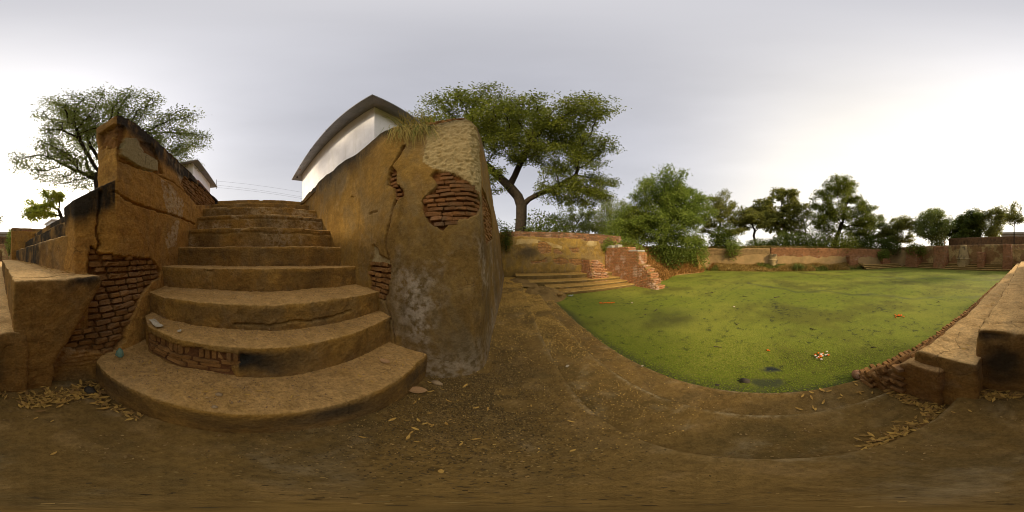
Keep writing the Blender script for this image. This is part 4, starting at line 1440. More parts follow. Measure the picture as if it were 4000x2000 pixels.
# cross wall that closes the terrace steps, and its darker twin behind
far_wall('end_wall', -2.6, -0.55, -8.4, -7.7, -0.2, 2.5, M_wallL, 'brown block wall closing the far end of the sunlit terrace steps', vox=0.05, rag=0.03)
far_wall('parapet_wall', -3.4, -0.75, -11.2, -10.6, 0.2, 3.15, M_southwall, 'dark low parapet wall behind the brown end wall', vox=0.08, rag=0.03)
tag(obj('loose_slab', worn and new_mesh('loose_slab', *worn([box(-1.6, -1.1, -8.3, -7.9, 2.5, 2.6)], 0.02, 1)[:2]), M_brick_red), 'loose red slab lying on top of the brown end wall', 'slab')
# broken stub of the old north wall at the grass bank
v, f, n = worn([prism([(15.7, 7.0, -0.2), (16.6, 7.0, -0.2), (17.6, 8.6, -0.2), (16.8, 9.0, -0.2)], [(16.3, 7.7, 1.9), (16.7, 7.6, 1.8), (17.4, 8.6, 2.1), (16.9, 8.8, 2.1)]),
                prism([(17.5, 8.3, -0.2), (18.4, 7.6, -0.2), (18.9, 8.2, -0.2), (18.2, 8.9, -0.2)], [(17.7, 8.4, 2.0), (18.3, 7.9, 2.1), (18.6, 8.3, 2.1), (18.2, 8.7, 2.1)])], 0.08, 1, 0.1, 1.5, 0.04, 5)
tag(obj('broken_wall', new_mesh('broken_wall', v, f), M_ghat), 'broken pale wall stub sticking out of the dry grass bank', 'wall')

# ================================================================== BUILDINGS


def eave_roof(name, x0, x1, y0, y1, z, out, drop, parent):
    """sloping slab round a rectangular building"""
    th = 0.045
    a = [(x0, y0), (x1, y0), (x1, y1), (x0, y1)]
    b = [(x0 - out, y0 - out), (x1 + out, y0 - out), (x1 + out, y1 + out), (x0 - out, y1 + out)]
    V = [(x, y, z) for x, y in a] + [(x, y, z - drop) for x, y in b] + [(x, y, z + th) for x, y in a] + [(x, y, z - drop + th) for x, y in b]
    F = []
    for i in range(4):
        j = (i + 1) % 4
        F += [(i, j, 4 + j, 4 + i), (8 + i, 12 + i, 12 + j, 8 + j), (4 + i, 4 + j, 12 + j, 12 + i)]
    F.append((8, 9, 10, 11))
    me = plain([(V, F)], name)
    return obj(name, me, M_eave, parent)


wb = thing('white_building', 'white limewashed building with sloping grey eave above the right wall', 'building', (-6, 5, 3.1))
vv, ff, nn = worn([box(-8.95, -2.95, 2.62, 9.5, 2.9, 6.42)], 0.12, 0, 0.012, 1.2, 0.0, 5)
obj('wall', plain([box(-8.95, -2.95, 2.62, 9.5, 2.9, 6.42)], 'wall'), M_lime, wb)
eave_roof('roof_eave', -8.95, -2.95, 2.62, 9.5, 6.42, 0.52, 0.24, wb)
obj('parapet', plain([box(-8.8, -3.1, 2.8, 9.3, 6.48, 6.75)], 'parapet'), M_eave, wb)
for x_ in (-7.6, -6.1, -4.6):
    obj('eave_joint', plain([box(x_ - .012, x_ + .012, 2.1, 2.14, 6.17, 6.265)], 'eave_joint'), M_dark, wb)
lb = [tube([(-8.9, 2.3, 6.2), (-8.9, 2.3, 6.08)], [0.02, 0.05], 8)]
obj('eave_lamp', plain(lb, 'eave_lamp'), M_dark, wb)
for k, (x_, z_) in enumerate(((-7.4, 6.3), (-8.2, 6.28), (-8.35, 6.33))):
    place_brick(BR_RED, (x_, 2.25, z_), (0, -1, 0), (1, 0, 0), (0.2, 0.1, 0.07), wb, 'loose_brick', 0.3 * k)

gb = thing('small_building', 'small white building with grey eave behind the left wall', 'building', (-9, -4, 3.1))
obj('wall', plain([box(-10.7, -7.6, -6.5, -3.1, 2.9, 6.55)], 'wall'), M_lime, gb)
eave_roof('roof_eave', -10.7, -7.6, -6.5, -3.1, 6.55, 0.42, 0.12, gb)
obj('lintel', plain([box(-10.3, -8.2, -3.1, -3.02, 5.55, 5.7)], 'lintel'), M_door, gb)
obj('doorway', plain([box(-10.2, -8.3, -3.1, -3.06, 3.2, 5.55)], 'doorway'), M_dark, gb)
obj('antenna', plain([tube([(-11.1, -2.75, 6.3), (-11.12, -2.75, 7.1)], [0.02, 0.015], 5)], 'antenna'), M_wire, gb)

fb = thing('distant_house', 'distant pale flat-roofed house behind the terrace steps', 'house', (-16, -38, 2.3))
obj('wall', plain([box(-19.5, -12.6, -44, -38, 2.3, 10.2)], 'wall'), M_far_white, fb)
obj('roof_slab', plain([box(-19.8, -12.3, -44.3, -37.7, 10.2, 10.5)], 'roof_slab'), M_far_white, fb)
for x_ in (-14.6,):
    w = obj('window', plain([box(x_ - .5, x_ + .5, -38.0, -37.9, 7.6, 8.8)], 'window'), M_far_conc, fb)
    obj('pane', plain([box(x_ - .4, x_ + .4, -37.9, -37.85, 7.7, 8.7)], 'pane'), M_dark, w)
sh = thing('flat_roof_building', 'long low concrete building with flat roof behind the south boundary wall', 'building', (2, -46, 2.3))
obj('wall', plain([box(-9, 6.3, -56, -46, 2.3, 7.5)], 'wall'), M_far_conc, sh)
obj('roof_slab', plain([box(-9.5, 6.8, -56.5, -45.4, 7.5, 8.05)], 'roof_slab'), M_far_conc, sh)

wtw = thing('water_tower', 'distant round water tower half hidden by a feathery tree', 'water tower', (58, -105, 2.3))


def lathe(prof, n, c):
    V, F = [], []
    for r, z in prof:
        for k in range(n):
            a = 2 * math.pi * k / n
            V.append((c[0] + r * math.cos(a), c[1] + r * math.sin(a), c[2] + z))
    for i in range(len(prof) - 1):
        for k in range(n):
            F.append((i * n + k, i * n + (k + 1) % n, (i + 1) * n + (k + 1) % n, (i + 1) * n + k))
    F.append(tuple(range(n))[::-1])
    F.append(tuple(range((len(prof) - 1) * n, len(prof) * n)))
    return V, F


WTX, WTY = 58.0, -105.0
obj('tank', plain([lathe([(1.2, 18.0), (3.0, 19.6), (3.1, 22.6), (2.9, 23.2), (0.3, 24.4)], 20, (WTX, WTY, 0))], 'tank'), M_tank, wtw)
for k in range(6):
    a = k * math.pi / 3
    obj('leg', plain([tube([(WTX + 2.4 * math.cos(a), WTY + 2.4 * math.sin(a), 2.0), (WTX + 2.2 * math.cos(a), WTY + 2.2 * math.sin(a), 19.4)], [0.35, 0.3], 6)], 'leg'), M_tank, wtw)

for k, (pa, pb, sag, lab) in enumerate((((-11.1, -2.7, 6.95), (-14, 9, 7.2), 0.35, 'uppermost thin wire strung between the two white buildings'),
                                        ((-11.1, -2.7, 6.6), (-14, 9, 6.8), 0.4, 'middle thin wire strung between the two white buildings'),
                                        ((-11.1, -2.7, 6.4), (-14, 9, 6.5), 0.3, 'lowest thin wire strung between the two white buildings'))):
    pa, pb = Vector(pa), Vector(pb)
    pts = [pa.lerp(pb, t / 14) - Vector((0, 0, sag * 4 * (t / 14) * (1 - t / 14))) for t in range(15)]
    tag(obj('overhead_wire', plain([tube(pts, [0.0055] * 15, 4)], 'overhead_wire'), M_wire), lab, 'wire', 'wires over the stair head')

# ================================================================== TREES


def grow(trunk, att, step, kill, rng, maxit=110, limbs=()):
    nodes = [np.array(p, float) for p in trunk]
    par = [-1] + list(range(len(trunk) - 1))
    for start, pts in limbs:
        k = start
        for p in pts:
            nodes.append(np.array(p, float))
            par.append(k)
            k = len(nodes) - 1
    N = np.array(nodes)
    att = np.array(att)
    d = np.linalg.norm(att[:, None] - N[None], axis=2)
    near = d.argmin(1)
    nd = d.min(1)
    alive = np.ones(len(att), bool)
    stuck = set()
    for it in range(maxit):
        idx = np.where(alive)[0]
        if len(idx) == 0:
            break
        groups = {}
        for i in idx:
            groups.setdefault(near[i], []).append(i)
        new = []
        for k, ids in groups.items():
            v = att[ids] - nodes[k]
            v = v / (np.linalg.norm(v, axis=1, keepdims=True) + 1e-9)
            m = v.mean(0) + rng.normal(0, 0.12, 3)
            m[2] += 0.04
            m /= np.linalg.norm(m) + 1e-9
            new.append((k, nodes[k] + m * step))
        base = len(nodes)
        for k, p in new:
            nodes.append(p)
            par.append(int(k))
        P = np.array([p for _, p in new])
        d = np.linalg.norm(att[idx][:, None] - P[None], axis=2)
        m = d.argmin(1)
        dm = d.min(1)
        upd = dm < nd[idx]
        near[idx[upd]] = base + m[upd]
        nd[idx[upd]] = dm[upd]
        alive &= nd > kill
        if not upd.any():
            break
    return np.array(nodes), np.array(par)


def branch_mesh(nodes, par, r_trunk, r_tip, power=1.85, sides=6):
    n = len(nodes)
    w = np.zeros(n)
    ch = np.bincount(par[par >= 0], minlength=n)
    w[ch == 0] = 1.0
    for i in range(n - 1, 0, -1):
        w[par[i]] += w[i]
    rad = np.maximum(r_tip, r_trunk * (w / w[0]) ** (1 / power))
    rad = np.minimum(rad, r_trunk)
    V, F = [], []
    frames = {}
    ang = np.arange(sides) * 2 * np.pi / sides
    for i in range(1, n):
        p = par[i]
        t = nodes[i] - nodes[p]
        t = t / (np.linalg.norm(t) + 1e-9)
        a = np.cross(t, (0.31, 0.2, 0.93) if abs(t[2]) < 0.9 else (1, 0.1, 0))
        a /= np.linalg.norm(a)
        b = np.cross(t, a)
        ring = np.cos(ang)[:, None] * a + np.sin(ang)[:, None] * b
        rp = rad[p] if w[i] > 0.45 * w[p] else rad[i] * 1.25
        b0 = len(V) * sides
        V.append(nodes[p] - t * 0.3 * rad[i] + ring * rp)
        V.append(nodes[i] + ring * rad[i])
        k = np.arange(sides)
        k2 = (k + 1) % sides
        F.append(np.c_[b0 + k, b0 + k2, b0 + sides + k2, b0 + sides + k])
    return np.vstack(V), np.vstack(F), rad, w


def leaf_mesh(pos, size, aspect, tint, rng, droop=0.3, flat=0.0):
    n = len(pos)
    az = rng.uniform(0, 2 * np.pi, n)
    el = rng.normal(-droop, 0.5, n)
    d = np.c_[np.cos(az) * np.cos(el), np.sin(az) * np.cos(el), np.sin(el)]
    up = rng.normal(0, 1, (n, 3)) * (1 - flat) + np.array([0, 0, 1.0])
    s = np.cross(d, up)
    s /= np.linalg.norm(s, axis=1, keepdims=True) + 1e-9
    L = size * rng.uniform(0.65, 1.3, n)[:, None]
    W = L * aspect
    p0 = pos
    p1 = pos + d * L * 0.45 + s * W * 0.5
    p2 = pos + d * L
    p3 = pos + d * L * 0.45 - s * W * 0.5
    v = np.stack([p0, p1, p2, p3], 1).reshape(-1, 3)
    f = np.arange(4 * n).reshape(n, 4)
    return v, f, np.repeat(tint, 4, axis=0)


PAL = {
    'neem': ((0.135, 0.165, 0.018), (0.195, 0.215, 0.026), (0.085, 0.11, 0.014)),
    'bright': ((0.155, 0.215, 0.026), (0.21, 0.255, 0.042), (0.095, 0.145, 0.018)),
    'dark': ((0.085, 0.12, 0.016), (0.12, 0.15, 0.022), (0.05, 0.075, 0.012)),
    'acacia': ((0.165, 0.20, 0.04), (0.21, 0.235, 0.055), (0.10, 0.135, 0.026)),
    'olive': ((0.19, 0.20, 0.036), (0.24, 0.235, 0.046), (0.12, 0.135, 0.025)),
    'yellow': ((0.34, 0.40, 0.05), (0.42, 0.45, 0.06), (0.26, 0.30, 0.04)),
}


def make_tree(name, label, trunk, lumps, n_att, step, kill, r_trunk, n_leaf, lsize, spread, pal, seed, aspect=0.4, group=None, cat='tree', droop=0.3, flat=0.0, r_tip=0.012, shell=0.45, tipw=7.0, limbs=()):
    rng = np.random.default_rng(seed)
    n_att, kill, step, n_leaf, spread = int(n_att * 1.9), kill * 0.78, step * 0.9, int(n_leaf * 1.75), spread * 1.6
    far = math.hypot(trunk[0][0], trunk[0][1])
    if far > 14:
        lsize, aspect = lsize * 1.45, max(aspect, 0.42)
        lumps = [(a_, b_, c_ + 0.25 * f_, d_ * 1.15, e_ * 1.2, f_ * 1.15) for a_, b_, c_, d_, e_, f_ in lumps]
        a_, b_, c_, d_, e_, f_ = lumps[0]
        zb = trunk[0][2]
        if name not in ('slender_tree', 'bare_tree', 'umbrella_tree'):
            lumps += [(a_ * 0.985, b_ + 0.5 * e_, zb + 0.50 * (c_ - zb), d_ * 0.7, e_ * 0.75, 0.30 * (c_ - zb)), (a_ * 0.985, b_ - 0.6 * e_, zb + 0.42 * (c_ - zb), d_ * 0.7, e_ * 0.75, 0.28 * (c_ - zb))]
    else:
        lsize, aspect = lsize * 1.2, aspect * 1.15
    L = np.array(lumps, float)
    sub = []
    for lx, ly, lz, rx, ry, rz in L:                                   # break every mass into uneven boughs
        sub.append((lx, ly, lz, rx * 0.85, ry * 0.85, rz * 0.85))
        for _ in range(7):
            d = rng.normal(0, 1, 3)
            d /= np.linalg.norm(d)
            d[2] = d[2] * 0.8 + 0.15
            k = rng.uniform(0.32, 0.55)
            sub.append((lx + d[0] * rx * 0.88, ly + d[1] * ry * 0.88, lz + d[2] * rz * 0.85, rx * k, ry * k, rz * k * 0.95))
    L = np.array(sub)
    vol = (L[:, 3] * L[:, 4] * L[:, 5]) ** 0.7
    pick = rng.choice(len(L), n_att, p=vol / vol.sum())
    q = rng.normal(0, 1, (n_att, 3))
    q /= np.linalg.norm(q, axis=1, keepdims=True)
    q[:, 2] = np.where(q[:, 2] < -0.3, q[:, 2] * 0.6, q[:, 2])
    rr = rng.uniform(0, 1, n_att) ** shell
    att = L[pick, :3] + q * rr[:, None] * L[pick, 3:6]
    keep = fbm(att, 0.6, 2, seed) > -0.4
    att = att[keep]
    nodes, par = grow(trunk, att, step, kill, rng, 110, limbs)
    v, f, rad, w = branch_mesh(nodes, par, r_trunk, r_tip, sides=6 if r_trunk > 0.2 else 5)
    v = v + fbm(v, 3, 2, seed)[:, None] * 0.02
    t = thing(name, label, cat, tuple(trunk[0]), group)
    obj('trunk', new_mesh('trunk', v, f), M_bark, t)
    tips = np.where((w <= tipw) & (np.arange(len(nodes)) >= len(trunk)))[0]
    k = tips[rng.integers(0, len(tips), n_leaf)]
    off = np.clip(rng.normal(0, 1, (n_leaf, 3)), -1.5, 1.5) * spread * np.array([1, 1, 0.6])
    along = rng.uniform(0, 1, n_leaf)[:, None]
    pos = nodes[k] * along + nodes[par[k]] * (1 - along) + off
    c = np.array(PAL[pal])
    cl = fbm(pos, 0.9, 2, seed + 2)[:, None]
    r = rng.uniform(0, 1, (n_leaf, 1))
    tint = c[0] * (1 - r) + c[1] * r
    tint = np.where(cl < -0.1, tint * 0.5 + c[2] * 0.5, tint)
    tint = tint * rng.uniform(0.75, 1.25, (n_leaf, 1))
    lv, lf, lt = leaf_mesh(pos, lsize, aspect, tint, rng, droop, flat)
    obj('crown', new_mesh('crown', lv, lf, False, {'tint': lt}), M_leaf, t)
    return t


GN = 'trees beyond the north wall'
GE = 'trees beyond the far pond wall'
GS = 'trees beyond the south wall'
# big tree behind the left wall
make_tree('spreading_tree', 'large spreading fine-leaved tree behind the left stair wall', [(-4.4, -6.0, 2.2), (-4.4, -6.0, 3.4), (-4.35, -6.05, 4.4), (-4.3, -6.1, 5.1)],
          [(-4.2, -6.6, 8.4, 3.0, 3.0, 2.5), (-6.6, -4.6, 8.2, 2.7, 2.6, 2.3), (-2.9, -7.2, 6.4, 1.9, 1.6, 1.4), (-5.0, -6.4, 9.6, 3.0, 2.6, 2.0), (-7.8, -3.9, 6.8, 1.7, 1.6, 1.3), (-2.9, -6.6, 8.0, 1.5, 1.5, 1.5), (-3.3, -6.6, 5.2, 1.5, 1.4, 1.1), (-2.0, -7.6, 6.0, 1.2, 1.1, 0.8), (-6.0, -5.0, 6.6, 2.0, 1.8, 1.2)], 800, 0.30, 0.45, 0.32,
          40000, 0.092, 0.16, 'acacia', 21, 0.36)
make_tree('young_tree', 'thin backlit tree with yellow-green leaves left of the big tree', [(-3.9, -9.6, 2.2), (-3.8, -9.5, 3.3), (-3.7, -9.4, 3.8), (-3.5, -9.3, 4.2)],
          [(-2.6, -9.6, 4.2, 1.1, 0.9, 0.5), (-3.3, -9.2, 5.0, 0.9, 0.8, 0.45), (-2.1, -9.4, 3.7, 0.8, 0.8, 0.35)], 130, 0.22, 0.35, 0.12, 2600, 0.14, 0.10, 'yellow', 22, 0.45)
# big tree above the north wall
make_tree('shade_tree', 'huge spreading shade tree with forked trunk above the north wall', [(0.55, 12.4, 2.2), (0.60, 12.4, 3.2), (0.70, 12.4, 4.2), (0.72, 12.4, 5.2), (0.45, 12.3, 6.0), (-0.2, 12.1, 6.8), (-1.0, 11.8, 7.6), (-1.8, 11.4, 8.5), (-2.4, 10.9, 9.5)],
          [(-3.5, 9.6, 10.8, 4.2, 3.4, 3.2), (1.2, 9.4, 11.4, 4.2, 3.4, 3.2), (4.2, 10.4, 9.0, 2.8, 2.6, 2.3), (-5.2, 10.6, 8.6, 3.0, 3.0, 2.2), (5.7, 11.2, 7.1, 1.7, 1.8, 1.5), (3.8, 10.8, 6.4, 2.4, 2.0, 1.5), (5.4, 10.6, 5.6, 1.6, 1.6, 1.0), (-0.5, 10.2, 13.0, 2.6, 2.6, 1.4), (-2.6, 11.0, 6.6, 1.6, 1.6, 1.2), (0.8, 10.2, 9.2, 2.8, 2.4, 1.8), (2.4, 9.8, 10.8, 2.2, 2.0, 1.8)], 1500, 0.36, 0.46, 0.44,
          70000, 0.135, 0.19, 'neem', 23, 0.36, r_tip=0.014, limbs=((3, [(1.3, 12.3, 5.8), (2.0, 12.1, 6.2), (2.8, 11.8, 6.5), (3.6, 11.5, 7.0), (4.4, 11.2, 7.6)]), (5, [(0.2, 11.8, 7.6), (0.6, 11.3, 8.6), (1.0, 10.7, 9.6)]), (7, [(-2.8, 11.4, 8.9), (-3.8, 11.2, 9.2)])))
make_tree('airy_tree', 'small airy grey-green tree right of the huge trunk', [(8.0, 20.6, 2.2), (8.05, 20.6, 3.6)], [(8.2, 20.4, 6.6, 2.8, 2.4, 1.8), (6.6, 20.4, 5.4, 1.6, 1.4, 1.0), (9.8, 20.4, 5.6, 1.6, 1.5, 1.2)], 260, 0.3, 0.42, 0.16, 6500, 0.15, 0.20, 'acacia', 24, 0.3, GN)
make_tree('round_tree', 'rounded light green tree behind the right end of the north wall', [(12.4, 17.2, 2.2), (12.4, 17.2, 3.4)], [(12.2, 16.8, 6.0, 2.6, 2.4, 2.4), (10.6, 16.6, 4.8, 1.8, 1.7, 1.6), (13.8, 16.4, 5.0, 2.0, 1.8, 1.8), (15.4, 15.6, 5.6, 2.2, 1.8, 2.0), (9.4, 17.4, 4.6, 1.6, 1.5, 1.3)], 380, 0.3, 0.42, 0.18, 13000, 0.14, 0.20, 'acacia', 25, 0.3, GN)
make_tree('thorn_tree', 'large dense drooping green tree on the dry grass bank', [(13.9, 10.4, 1.4), (13.9, 10.3, 2.6), (14.0, 10.1, 4.0)],
          [(13.0, 9.9, 7.6, 2.6, 2.4, 2.2), (15.4, 9.2, 7.2, 2.8, 2.4, 2.2), (14.2, 9.4, 5.0, 3.6, 2.6, 2.6), (16.8, 8.8, 5.2, 2.2, 2.0, 2.2), (12.0, 10.2, 4.6, 1.7, 1.7, 1.8), (15.4, 8.6, 2.9, 2.6, 1.6, 1.5), (11.8, 10.6, 8.2, 1.3, 1.2, 0.9), (10.8, 11.6, 4.2, 1.8, 1.6, 1.6), (17.8, 8.4, 6.2, 1.9, 1.8, 1.8), (12.2, 10.4, 2.8, 1.9, 1.3, 1.3)], 1100, 0.3, 0.42, 0.26, 36000, 0.14, 0.20, 'bright', 26, 0.32, GN, r_tip=0.01)
make_tree('leaning_tree', 'slender olive-leaved tree right of the dense drooping tree', [(22.6, 7.4, 2.2), (22.7, 7.3, 4.0), (22.9, 7.0, 5.6)], [(23.0, 6.8, 8.4, 2.0, 2.2, 2.0), (22.8, 5.6, 6.9, 1.5, 1.6, 1.4), (22.6, 8.0, 6.2, 1.5, 1.5, 1.3)], 260, 0.3, 0.45, 0.2, 7500, 0.18, 0.2, 'olive', 27, 0.4, GE)
make_tree('umbrella_tree', 'small umbrella-shaped tree with crooked trunk above the far wall', [(23.9, 1.9, 2.0), (23.9, 1.8, 3.2), (23.9, 2.1, 4.3), (23.9, 1.9, 5.0)], [(23.8, 1.9, 6.4, 1.9, 2.4, 1.2), (23.8, 0.4, 5.9, 1.4, 1.4, 0.9), (23.8, 3.6, 5.5, 1.2, 1.3, 0.9), (23.6, 2.6, 7.4, 1.2, 1.2, 0.8)], 240, 0.26, 0.4, 0.19, 8000, 0.17, 0.17, 'olive', 28, 0.42, GE)
make_tree('lumpy_tree', 'tall lumpy broad-leaved tree in the middle of the far bank', [(26.9, -3.0, 2.0), (26.9, -3.0, 4.0), (26.9, -2.9, 6.0)], [(26.6, -2.0, 10.8, 1.8, 2.4, 1.6), (26.6, 0.6, 9.0, 1.6, 2.0, 1.5), (26.6, -4.6, 9.0, 1.8, 2.4, 1.5), (26.6, -1.6, 7.0, 2.0, 3.0, 1.5), (26.8, -3.0, 12.0, 1.3, 1.5, 0.8)], 360, 0.34, 0.5, 0.28, 9500, 0.26, 0.22, 'olive', 29, 0.5, GE)
make_tree('bare_tree', 'thin half-bare tree between the two tallest far trees', [(27.6, -6.6, 2.0), (27.6, -6.6, 4.0)], [(27.4, -6.4, 6.6, 1.4, 2.2, 2.2), (27.4, -7.4, 8.0, 1.0, 1.6, 1.0)], 200, 0.26, 0.35, 0.13, 2600, 0.15, 0.2, 'acacia', 30, 0.3, GE)
make_tree('tall_tree', 'tallest leaning tree with open branches on the far bank', [(22.2, -9.2, 2.0), (22.1, -9.6, 3.4), (22.0, -10.2, 4.8), (22.0, -10.6, 6.0)],
          [(22.0, -10.9, 10.6, 2.4, 3.0, 2.3), (21.8, -8.0, 8.6, 1.8, 2.0, 2.2), (21.6, -13.4, 8.4, 1.8, 2.0, 2.2), (22.0, -10.6, 7.4, 2.0, 3.0, 1.6), (21.4, -13.6, 5.4, 1.8, 1.9, 2.0), (21.8, -8.4, 5.4, 1.4, 1.6, 1.6)], 620, 0.32, 0.48, 0.34, 19000, 0.19, 0.22, 'neem', 31, 0.4, GE)
make_tree('grey_tree', 'greyish sparse tree behind the tallest far tree', [(23.6, -17.2, 2.2), (23.6, -17.2, 4.0)], [(23.4, -17.4, 6.6, 2.0, 2.2, 1.8), (23.2, -18.6, 5.0, 1.6, 1.6, 1.4)], 240, 0.32, 0.45, 0.17, 5000, 0.2, 0.22, 'acacia', 32, 0.35, GE)
make_tree('corner_tree', 'rounded brownish-green tree over the far pond corner', [(20.9, -21.2, 2.4), (20.9, -21.2, 3.6)], [(20.9, -21.2, 6.2, 2.3, 2.3, 2.0), (22.2, -20.0, 5.2, 1.7, 1.7, 1.4), (19.8, -22.6, 6.6, 1.5, 1.5, 1.3)], 300, 0.32, 0.45, 0.2, 9500, 0.19, 0.2, 'olive', 33, 0.4, GE)
make_tree('feathery_tree', 'feathery fan-shaped tree over the south-east corner', [(14.7, -23.2, 2.5), (14.7, -23.2, 3.3)], [(14.7, -23.2, 7.0, 3.2, 2.4, 1.9), (12.6, -23.2, 6.6, 2.0, 1.6, 1.4), (17.0, -23.0, 6.2, 1.8, 1.6, 1.5), (14.7, -23.0, 4.6, 2.4, 1.6, 1.4)], 420, 0.3, 0.42, 0.14, 9500, 0.2, 0.22, 'acacia', 34, 0.22, GS)
make_tree('dense_tree', 'dense dark green domed tree behind the south boundary wall', [(11.8, -30.6, 2.5), (11.8, -30.6, 4.0)], [(11.8, -30.6, 6.8, 3.4, 3.0, 2.4), (9.4, -30.4, 5.8, 1.8, 1.8, 1.8), (14.2, -30.4, 5.8, 2.0, 1.8, 1.8)], 420, 0.36, 0.5, 0.3, 20000, 0.2, 0.24, 'dark', 35, 0.5, GS)
make_tree('forked_tree', 'vase-shaped forked tree behind the south boundary wall', [(6.6, -31.6, 2.5), (6.6, -31.6, 4.2)], [(6.4, -31.6, 8.4, 2.6, 2.2, 2.4), (5.0, -31.4, 7.4, 1.4, 1.6, 1.6), (7.9, -31.4, 8.2, 1.4, 1.4, 1.6)], 300, 0.34, 0.45, 0.22, 9000, 0.22, 0.22, 'olive', 36, 0.42, GS)
make_tree('slender_tree', 'slender pale-stemmed young tree in front of the boundary wall', [(1.35, -22.3, 2.5), (1.35, -22.3, 4.2), (1.35, -22.3, 5.4)], [(1.35, -22.3, 7.0, 1.2, 1.2, 1.5), (0.5, -22.3, 6.0, 0.8, 0.8, 0.8), (2.1, -22.3, 6.0, 0.7, 0.7, 0.7)], 150, 0.24, 0.34, 0.08, 1900, 0.15, 0.14, 'olive', 37, 0.5, GS)

# shrubs: each its own plant
SH = [('bush', 'dark bush left of the huge tree trunk on the north wall', (-0.9, 12.2, 2.4), (1.2, 1.0, 1.7), 'dark', 3200, 0.15),
      ('bush', 'dark rounded bush right of the huge tree trunk on the north wall', (2.3, 13.0, 2.4), (1.7, 1.3, 1.7), 'dark', 4200, 0.15),
      ('hanging_shrub', 'dark shrub hanging over the corner of the north wall', (-0.35, 9.9, 2.35), (0.42, 0.35, 0.75), 'dark', 1500, 0.10),
      ('hanging_shrub', 'bright green trailing shrub on the right end of the north wall', (6.55, 9.7, 2.0), (0.60, 0.25, 0.62), 'bright', 1700, 0.09),
      ('bush', 'low green bush behind the stepped brick pier', (8.4, 10.2, 1.5), (1.4, 1.0, 0.9), 'bright', 2600, 0.12),
      ('bush', 'broad light green bush between the north wall end and the dense tree', (10.0, 12.6, 3.2), (1.5, 1.1, 1.5), 'bright', 3800, 0.13),
      ('bush', 'tall mid green bush leaning on the left side of the dense tree', (11.6, 11.6, 4.4), (1.3, 1.1, 1.6), 'neem', 3800, 0.13),
      ('bush', 'bright green bush spilling over the grass bank below the dense tree', (16.3, 7.9, 1.5), (1.4, 1.0, 1.4), 'bright', 3600, 0.13),
      ('bush', 'dark green bush under the left half of the dense tree', (13.0, 9.0, 1.4), (1.8, 1.1, 1.3), 'dark', 3600, 0.14),
      ('bush', 'brownish dark bush under the slender olive tree', (21.6, 6.2, 3.2), (1.2, 1.5, 1.6), 'dark', 3600, 0.16),
      ('bush', 'green bush trailing over the far plastered wall', (20.2, 4.3, 2.0), (0.8, 0.9, 0.9), 'bright', 1700, 0.14),
      ('bush', 'low dark bush under the small umbrella tree', (22.4, 1.0, 2.6), (1.2, 1.6, 0.8), 'dark', 2400, 0.15),
      ('bush', 'dark hedge-like bush under the lumpy broad-leaved tree', (22.4, -2.6, 3.0), (1.4, 2.0, 1.2), 'dark', 4200, 0.15),
      ('bush', 'dark hedge-like bush left of the tallest far tree', (21.8, -6.2, 3.0), (1.3, 2.0, 1.3), 'dark', 4200, 0.15),
      ('bush', 'dense drooping bush under the tallest far tree', (21.2, -10.4, 3.0), (1.2, 2.2, 1.3), 'neem', 4600, 0.15),
      ('bush', 'dark bush right of the tallest far tree', (22.0, -14.4, 3.0), (1.4, 2.0, 1.4), 'dark', 4400, 0.16),
      ('bush', 'dark low bush below the rounded brownish tree', (20.4, -18.6, 3.0), (1.5, 1.7, 1.0), 'dark', 3600, 0.16),
      ('bush', 'bush growing on the low brick buttress of the far wall', (19.3, -16.6, 1.5), (0.6, 0.9, 0.6), 'bright', 1300, 0.13),
      ('bush', 'reddish-brown dry bush left of the boundary wall end', (12.6, -21.6, 3.2), (0.9, 0.8, 1.2), 'olive', 2200, 0.13),
      ('creeper', 'green creeper over the red brick corner ruin', (15.0, -19.0, 2.2), (1.3, 0.6, 0.7), 'neem', 1800, 0.14),
      ('bush', 'small bright bush beside the brown end wall', (-0.55, -9.4, 2.0), (0.25, 0.5, 0.7), 'bright', 900, 0.09),
      ('creeper', 'leafy creeper hanging from the dark parapet wall', (-0.72, -10.9, 2.75), (0.22, 0.3, 0.45), 'bright', 700, 0.09)]
for i, (nm, lab, c, r, pal, n, ls) in enumerate(SH):
    rng = np.random.default_rng(300 + i)
    t = thing(nm, lab, 'bush' if nm == 'bush' else 'shrub', (c[0], c[1], c[2] - r[2] * 0.8))
    if math.hypot(c[0], c[1]) > 13:
        r = tuple(k * 1.5 for k in r)
        n, ls = int(n * 1.7), ls * 1.5
    q = rng.normal(0, 1, (n, 3))
    q /= np.linalg.norm(q, axis=1, keepdims=True)
    rr = rng.uniform(0, 1, n)[:, None] ** 0.45
    lump = 1 + 0.45 * fbm(q * 1.0 + i, 2.2, 3, i)[:, None]
    pos = np.array(c) + q * rr * np.array(r) * lump
    cc = np.array(PAL[pal])
    a = rng.uniform(0, 1, (n, 1))
    tint = (cc[0] * (1 - a) + cc[1] * a) * rng.uniform(0.7, 1.25, (n, 1))
    lv, lf, lt = leaf_mesh(pos, ls, 0.45, tint, rng, 0.3)
    obj('foliage', new_mesh('foliage', lv, lf, False, {'tint': lt}), M_leaf, t)
    V, F = [], []
    for k in range(7):
        tip = pos[rng.integers(0, n)]
        b0 = np.array((c[0], c[1], c[2] - r[2] * 0.9)) + rng.normal(0, 0.05, 3)
        tv, tf = tube([b0, b0 * 0.5 + tip * 0.5 + rng.normal(0, 0.05, 3), tip], [0.025, 0.016, 0.006], 4)
        o_ = len(V)
        V += tv
        F += [tuple(j + o_ for j in x) for x in tf]
    obj('stem', plain([(V, F)], 'stem'), M_bark, t)

# ================================================================== GRASS, LITTER, DUCKWEED


